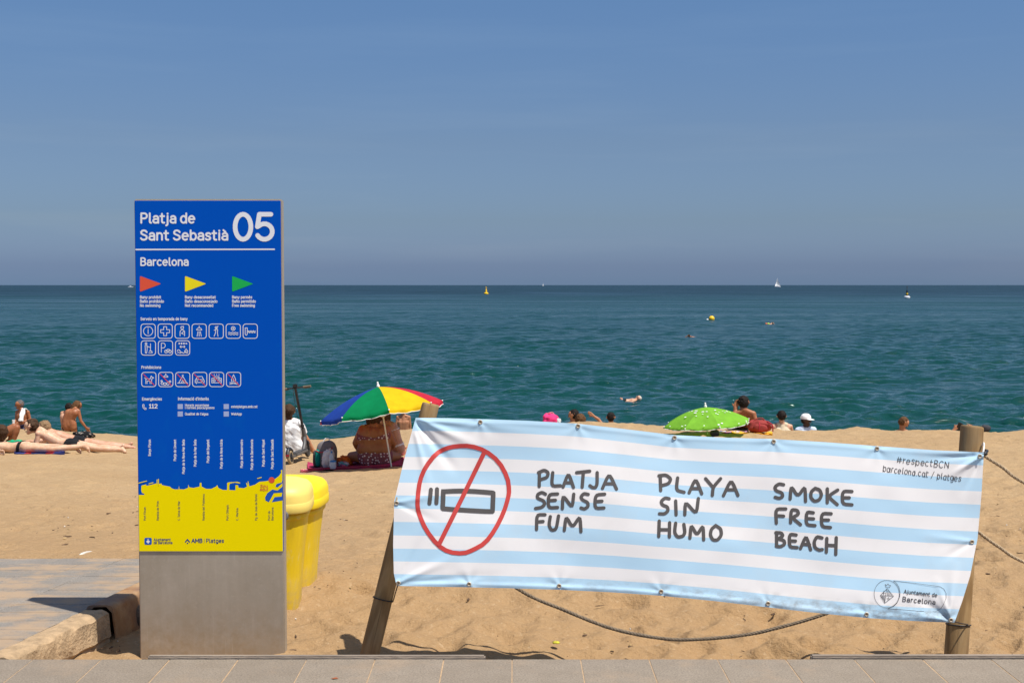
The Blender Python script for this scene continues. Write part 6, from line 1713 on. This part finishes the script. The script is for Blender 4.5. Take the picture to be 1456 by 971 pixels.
# her companion
person('pale companion in a white bikini half hidden behind the polka-dot woman', pose(18.45, pel=(560, 643), wai=(558.5, 631), che=(553.5, 617), nek=(548, 605), head=(545, 592.5, .02), hpL=(553, 644, .05), hpR=(565, 644), shL=(541, 610, .08), shR=(559, 610, -.06),
    elL=(538, 628, .2), wrL=(543, 642, .35), elR=(566, 626, .12), wrR=(572, 640, .3), knL=(556, 640, .45), anL=(560, 651, .75), toL=(566, 652, .85), knR=(573, 648, .35), anR=(562, 653, .62), toR=(552, 654, .7)),
    'fair', 'auburn', 'bob', [('bikini_bottom', 'fn', M['wh_cloth'], dict(off=.005, fn=lambda V, I, sp, tt: (I['pel'] | I['thigh']) & (sp > .03) & (sp < .12))), ('bikini_top', 'bra', M['wh_cloth'], dict(lo=.62, hi=.67))], bulk=.95, face=(-.4, 1, -.2))
# boy or man by the water
person('shirtless person in black swim shorts standing in the shallows', pose(36.0, pel=(573.5, 616.5), wai=(573.5, 610), che=(573.5, 600.5), nek=(573.5, 590), head=(573.5, 582), hpL=(569, 617.5), hpR=(578, 617.5), shL=(565.6, 593), shR=(581.6, 593), elL=(563, 605.5, -.02), wrL=(568, 613, .25), elR=(583.5, 606), wrR=(582.5, 617.5),
    knL=(569, 637), anL=(569, 657), toL=(568, 659, .2), knR=(578, 637), anR=(578.5, 657), toR=(579.5, 659, .2)), 'tan', 'brown', 'short', [('swim_shorts', 'shorts', M['blk_lime'], dict(top=.2, leg=.7, off=.012))], face=(0, 1, 0), voxel=.012, snap=False)
# person in a white T-shirt
person('seated person in a white T-shirt between the sign and the scooter', pose(20.0, pel=(414, 621), wai=(413, 610), che=(412, 596), nek=(411, 581.5), head=(410.8, 569, .03), hpL=(407, 622), hpR=(421, 622), shL=(398, 587), shR=(425, 587),
    elL=(393, 603, .1), wrL=(400, 606, .35), elR=(433, 602, .08), wrR=(427, 607, .36), knL=(402, 601, .36), anL=(397, 626, .42), toL=(393, 630, .55), knR=(431, 603, .22), anR=(444.5, 624, .34), toR=(453, 629, .42)),
    'tan', 'brown', 'bun', [('t_shirt', 'shirt', M['wh_cloth'], dict(lo=-.25, sleeve=.92, off=.020, noise=.022, nf=9)), ('shorts', 'shorts', M['bk_cloth'], dict(leg=.35, off=.008))], face=(-.15, 1, -.05), voxel=.010)
# sunbathers on the left
person('sunbather lying face down nearest, in a black bikini bottom', pose(18.6, pel=(34, 634), wai=(17, 636), che=(-1, 633), nek=(-13, 625), head=(-1, 613.5, -.05), hpL=(36, 634, .09), hpR=(36, 635.5, -.09), shL=(-11, 629, .17), shR=(-9, 632, -.17),
    elL=(-24, 637, .22), wrL=(-6, 640, .42), elR=(-22, 640, -.22), wrR=(-2, 642, -.35), knL=(74, 634.5, .10), anL=(108, 636, .05), toL=(114, 643.5, .02), knR=(76, 638, -.12), anR=(119, 633.5, -.02), toR=(127, 641, -.08)),
    'pale', 'brown', 'bob', [('bikini_bottom', 'fn', M['bk_cloth'], dict(off=.005, fn=lambda V, I, sp, tt: (I['pel'] | I['thigh']) & (sp > .02) & (sp < .14)))], bulk=.80, face=(-.9, .1, .25), up=(.25, 0, 1), group='people on the beach', voxel=.009)
person('topless sunbather propped on the elbows behind the nearest one', pose(19.25, pel=(103, 628.5), wai=(86, 626), che=(67.5, 616.5), nek=(56.5, 607.5), head=(44.5, 603, -.02), hpL=(105, 627.5, .09), hpR=(105, 629.5, -.09), shL=(57, 611, .17), shR=(54.5, 613, -.17),
    elL=(49, 628, .2), wrL=(28, 631, .1), elR=(51.5, 630, -.2), wrR=(30, 633, -.15), knL=(139, 632, .10), anL=(172, 634, .12), toL=(175.5, 628.5, .10), knR=(139, 634.5, -.12), anR=(173, 636, -.08), toR=(179, 641, -.10)),
    'pale', 'brown', 'short', [('bikini_bottom', 'bottom', M['bk_cloth'], dict(top=.18, leg=.08))], bulk=.84, face=(-.95, .1, -.12), up=(-.1, 0, 1), voxel=.009)
person('sandy-haired sunbather lying beyond the topless one', pose(20.0, pel=(114, 622.5), wai=(98, 619), che=(81, 613.5), nek=(70, 608), head=(62.5, 603.5), hpL=(116, 622, .09), hpR=(116, 623, -.09), shL=(71, 610, .16), shR=(69, 611.5, -.16),
    elL=(62, 621, .2), wrL=(46, 623, .1), elR=(64, 622, -.18), wrR=(48, 624, -.1), knL=(149, 626, .10), anL=(182, 629, .14), toL=(188, 624, .12), knR=(149, 627.5, -.10), anR=(183, 630.5, -.02), toR=(194, 634, -.04)),
    'fair', 'sandy', 'short', [('bikini_bottom', 'bottom', M['bk_cloth'], dict(top=.18, leg=.1))], bulk=.8, face=(-.9, .3, -.2), voxel=.010)
person('tanned person at the left edge lying back with knees raised', pose(20.1, pel=(-4, 615), wai=(-19, 616), che=(-36, 612), nek=(-47, 606), head=(-54, 599), hpL=(-3, 616, .09), hpR=(-3, 616, -.09), shL=(-46, 609, .17), shR=(-45, 609, -.17),
    elL=(-52, 621, .2), wrL=(-38, 624, .25), elR=(-50, 622, -.2), wrR=(-34, 624, -.25), knL=(20, 602.5, .12), anL=(14, 622, .14), toL=(24, 626, .14), knR=(24, 604, -.10), anR=(19, 623, -.1), toR=(29, 627, -.1)),
    'deep', 'black', 'short', [('swim_trunks', 'shorts', M['shorts'], dict(leg=.35, off=.008))], face=(.8, .2, .1))
# by the water on the left
person('standing older man with a white towel over his shoulder', pose(33.0, pel=(33, 608), wai=(32.5, 600), che=(32, 590), nek=(30.5, 581.5), head=(27.5, 574.5), hpL=(29.5, 610, .04), hpR=(37, 610, -.04), shL=(24.5, 585, .10), shR=(39.5, 585, -.08),
    elL=(23, 596, .05), wrL=(20, 601, -.10), elR=(43, 596.5, -.08), wrR=(30, 599.5, -.22), knL=(26, 629), anL=(27, 652), toL=(23, 655, -.1), knR=(39, 629), anR=(40, 652), toR=(36, 655, -.12)),
    'deep', 'grey', 'short', [('swim_shorts', 'shorts', M['shorts'], dict(leg=.7, off=.015))], bulk=1.02, face=(-.9, -.45, -.1), voxel=.011)
person('deeply tanned person bending forward at the shoreline', pose(31.0, pel=(98.5, 601), wai=(97.5, 593), che=(102, 584.5), nek=(107, 578.5), head=(110, 574, .1), hpL=(95, 603), hpR=(103.5, 603), shL=(97, 582, .04), shR=(111.5, 582),
    elL=(94, 593, .15), wrL=(101, 600, .3), elR=(115, 596, -.02), wrR=(122.5, 605.5, .03), knL=(95, 624, .02), anL=(96, 645), toL=(97, 648, .15), knR=(109, 622, .1), anR=(108, 645), toR=(110, 648, .15)),
    'deep', 'auburn', 'long', [('swim_bottom', 'bottom', SK['deep'], dict(top=.10, leg=.05, off=.003))], face=(.7, .6, -.3), voxel=.011)
person('pale bather standing just behind the bending tanned person', pose(32.4, pel=(99.5, 605), wai=(97, 597), che=(95, 588), nek=(96.5, 580.5), head=(98.5, 575), hpL=(96, 606.5), hpR=(103, 606.5), shL=(88.5, 583), shR=(102, 583), elL=(87.5, 592, .05), wrL=(88.5, 600, .1), elR=(106, 592, .1), wrR=(105, 601, .2),
    knL=(96, 626), anL=(96, 647), toL=(96, 650, .2), knR=(104, 626), anR=(104.5, 647), toR=(105, 650, .2)), 'fair', 'black', 'short', [('swim_trunks', 'shorts', M['bk_cloth'], dict(leg=.5, off=.01))], face=(.3, .9, -.1), voxel=.012)
# people beyond the ridge, centre and right
def sitter(label, u, v_head, Y, skin, hair, style, face, clothes=(), sw=11.5, lean=0.0, **over):
    """seated person seen from behind; v_head is the height of the head centre"""
    s = F_PX / Y / 100.0                                  # pixels per centimetre
    q = dict(head=(u, v_head, 0), nek=(u - lean * .3, v_head + 15 * s), che=(u - lean * .6, v_head + 31 * s), wai=(u - lean, v_head + 50 * s), pel=(u - lean, v_head + 68 * s),
             hpL=(u - lean - 9 * s, v_head + 70 * s), hpR=(u - lean + 9 * s, v_head + 70 * s), shL=(u - 17.5 * s - lean * .3, v_head + 21 * s), shR=(u + 17.5 * s - lean * .3, v_head + 21 * s))
    q['elL'] = (u - 24 * s, v_head + 46 * s, .10); q['wrL'] = (u - 14 * s, v_head + 58 * s, .30); q['elR'] = (u + 24 * s, v_head + 46 * s, .10); q['wrR'] = (u + 14 * s, v_head + 58 * s, .30)
    q['knL'] = (u - 13 * s, v_head + 50 * s, .42); q['anL'] = (u - 12 * s, v_head + 80 * s, .66); q['toL'] = (u - 12 * s, v_head + 84 * s, .84)
    q['knR'] = (u + 13 * s, v_head + 50 * s, .42); q['anR'] = (u + 12 * s, v_head + 80 * s, .66); q['toR'] = (u + 12 * s, v_head + 84 * s, .84)
    q.update(over)
    return person(label, pose(Y, **q), skin, hair, style, clothes, face=face, voxel=.012, snap=False)
sitter('dark-haired sunbather in sunglasses, left of the pair behind the banner', 815.5, 590.5, 25.0, 'tan', 'black', 'short', (-.7, .4, -.1), [('swim_trunks', 'shorts', M['bk_cloth'], dict(leg=.5, off=.01))], lean=3)
sitter('brown-haired sunbather, right of the pair behind the banner', 825.5, 596.5, 24.3, 'fair', 'auburn', 'bob', (.2, 1, -.1), [('bikini_bottom', 'bottom', M['bk_cloth'], {})])
sitter('person beyond the ridge stretching one arm out to the left', 868.5, 593.5, 27.5, 'tan', 'black', 'short', (.1, 1, 0), [('swim_trunks', 'shorts', M['bk_cloth'], dict(leg=.5, off=.01))], lean=-3, elL=(851.5, 596.5, .05), wrL=(843.5, 591, .05))
person('reclining man propped on an elbow beside the green umbrella', pose(20.3, pel=(1054, 610, .62), wai=(1055.5, 606, .42), che=(1058, 599, .18), nek=(1057.5, 589), head=(1056.5, 579, .05), hpL=(1046, 611, .62), hpR=(1062, 611, .62), shL=(1044.5, 595), shR=(1071, 594.5),
    elL=(1041, 606.5, -.03), wrL=(1045.5, 587, .02), elR=(1075.5, 608, -.05), wrR=(1071, 616, .18), knL=(1043, 606, 1.05), anL=(1042, 609.5, 1.45), toL=(1042, 606, 1.5), knR=(1064, 606, 1.05), anR=(1064, 609.5, 1.45), toR=(1064, 606, 1.5)),
    'deep', 'black', 'short', [('swim_trunks', 'shorts', M['shorts'], dict(leg=.6, off=.01))], face=(-.1, 1, -.1), voxel=.010)
sitter('seated man in a cream tank top beyond the ridge', 1111.5, 591.5, 25.5, 'fair', 'black', 'short', (.25, 1, 0), [('tank_top', 'tank', M['cream_cloth'], dict(off=.010)), ('shorts', 'shorts', M['bk_cloth'], dict(leg=.5, off=.01))])
capm = sitter('seated man in a white cap and pale blue shirt beyond the ridge', 1146.5, 597.5, 27.5, 'dark', 'black', 'short', (.8, -.55, -.05), [('shirt', 'shirt', M['sky_cloth'], dict(off=.016, noise=.02, nf=9, sleeve=.9)), ('shorts', 'shorts', M['bk_cloth'], dict(leg=.6, off=.01))], lean=3.5)
hc = at(1146.5, 597.5, 27.5) - capm.location; ff = Vector((.8, -.55, 0)).normalized()
mb = MB(); mb.lathe([(.112, .030), (.113, .05), (.108, .09), (.085, .125), (.045, .145), (.01, .149)], tuple(hc - ff * .012), n=24)
cp_ = mb.build('cap', M['wh_cloth'], capm, smooth=50)
mb = MB(); lt_ = Vector((-ff.y, ff.x, 0)); vs = []
for i in range(11):
    a = R(-65 + 13 * i); vs += [hc + ff * .095 * math.cos(a) + lt_ * .10 * math.sin(a) + Vector((0, 0, .036)), hc + ff * (.095 * math.cos(a) + .085 * math.cos(a) ** .5) + lt_ * .10 * math.sin(a) + Vector((0, 0, .024))]
n0 = len(vs); vs += [v - Vector((0, 0, .006)) for v in vs]
fs = [(2 * i, 2 * i + 1, 2 * i + 3, 2 * i + 2) for i in range(10)] + [(n0 + 2 * i + 2, n0 + 2 * i + 3, n0 + 2 * i + 1, n0 + 2 * i) for i in range(10)] + [(2 * i + 1, n0 + 2 * i + 1, n0 + 2 * i + 3, 2 * i + 3) for i in range(10)]
mb.add(vs, fs); mb.build('peak', M['wh_cloth'], cp_)
sitter('shirtless man looking down, alone beyond the ridge at right', 1285, 601, 25.5, 'tan', 'auburn', 'short', (.75, .1, -.45), [('swim_trunks', 'shorts', M['bk_cloth'], dict(leg=.5, off=.01))], lean=7)
pp = sitter('person holding up a black phone left of the right post', 1378, 611, 24.0, 'tan', 'black', 'short', (.1, -.3, .9), [('swim_trunks', 'shorts', M['bk_cloth'], dict(leg=.5, off=.01))], elL=(1352, 617, -.02), wrL=(1357, 610.5, -.02), haL=(1362, 606, -.02))
mb = MB(); mb.box((0, 0, 0), (.085, .010, .16), bev=.004); ph = mb.build('phone', M['black_plastic'], smooth=40); ph.location = at(1364, 606.5, 23.96); ph.rotation_euler = (R(10), R(20), R(-15)); tag(ph, 'black phone held up left of the right post', 'phone')
blob('beach_bag', ground(1401, 21.8, .0), (.16, .14, .13), M['bag_dark'], 'black bag on the ridge right of the right post', 'bag', 71, .3, 2.5, 2.3, 12)
# swimmers
def float_z(Y): return SEA_Z
Yw = 50.0
J = pose(Yw, head=(908, 568, 0), nek=(904, 570.5), che=(899.5, 571.5), wai=(894, 572.2), pel=(890, 572.6), hpL=(889, 572.5, .1), hpR=(889, 573, -.1), shL=(902.5, 571, .17), shR=(902.5, 571.5, -.17), elL=(898, 572, .36), wrL=(893, 572, .45), elR=(898, 573, -.36), wrR=(893, 573, -.45),
    knL=(884, 572.5, .5), anL=(883, 569.8, .7), toL=(882, 567, .7), knR=(886, 573, .4), anR=(884.5, 570, .6), toR=(883.5, 567.2, .6))
person('bather floating on the back with head and feet above water', J, 'fair', 'white', 'short', [('swim_trunks', 'bottom', M['bk_cloth'], dict(top=.05, leg=.05))], face=(-.5, 0, .8), up=(.8, 0, .5), voxel=.014, snap=False, group='swimmers in the sea').location.z += .05
def swimmer(label, u, Y, skin, dirx):
    z = SEA_Z + .02; x = xat(u, Y); q = lambda a, b, c: Vector((x + a * dirx, Y + b, z + c))
    J = dict(head=q(.85, 0, .10), nek=q(.70, 0, .0), che=q(.52, 0, -.05), wai=q(.30, 0, -.08), pel=q(.10, 0, -.10), hpL=q(.06, .09, -.10), hpR=q(.06, -.09, -.10), shL=q(.64, .17, .0), shR=q(.64, -.17, .0), elL=q(.80, .30, .16), wrL=q(1.02, .28, .02), elR=q(.42, -.30, -.12), wrR=q(.2, -.32, -.2),
             knL=q(-.34, .1, -.14), anL=q(-.74, .1, -.10), toL=q(-.88, .1, -.10), knR=q(-.34, -.1, -.18), anR=q(-.74, -.1, -.20), toR=q(-.88, -.1, -.22))
    return person(label, J, skin, 'black', 'short', [('swim_trunks', 'shorts', M['bk_cloth'], dict(leg=.5, off=.01))], face=(dirx, 0, -.2), voxel=.016, snap=False, group='swimmers in the sea')
swimmer('dark swimmer crawling in the sea left of the round buoy', 992, 112, 'brown', -1)
swimmer('distant swimmer towing an orange and yellow float', 1087, 149, 'fair', 1)
fl = empty('swim_float', (xat(1089.5, 148.6), 148.6, SEA_Z), 'orange and yellow swim float right of the round buoy', 'float')
blob('orange_half', (-.14, 0, -.06), (.26, .24, .22), M['orange_float'], None, None, 81, .06, 2, 2.4, 10, parent=fl)
blob('yellow_half', (.12, 0, -.06), (.26, .24, .22), M['lime_float'], None, None, 82, .06, 2, 2.4, 10, parent=fl)
# towel and cup of the older man
tw = [at(35.5, 582.5, 32.90), at(33.5, 580.8, 32.86), at(31.5, 588, 32.78), at(30.5, 594, 32.74), at(29.5, 598.5, 32.72)]
cpts = curve_pts([at(37, 590, 33.14), at(36.5, 583.5, 33.05)] + tw, 40)
vs, fs = [], []
for i, p in enumerate(cpts):
    w = .058 + .012 * math.sin(i * .5)
    for k in range(7):
        s = (k - 3) / 3
        vs.append(p + Vector((w * s, .02 * math.sin(k * 2.0 + i * .3) - .02 * (1 - s * s), .004 * math.cos(k * 3))))
for i in range(len(cpts) - 1):
    for k in range(6): a = i * 7 + k; fs.append((a, a + 1, a + 8, a + 7))
mb = MB(); mb.add(vs, fs); o = mb.build('towel', M['wh_cloth'], smooth=True, origin=cpts[0]); md = o.modifiers.new('t', 'SOLIDIFY'); md.thickness = .012; md.offset = 0
tag(o, 'white towel hanging over the standing man\'s shoulder', 'towel')
mb = MB(); mb.lathe([(.030, 0), (.038, .11), (.034, .11), (.028, .006)], n=16); o = mb.build('cup', M['wh_cloth'], smooth=40); o.location = at(19.2, 602.8, 32.82); tag(o, 'white cup in the hand of the older man', 'cup')
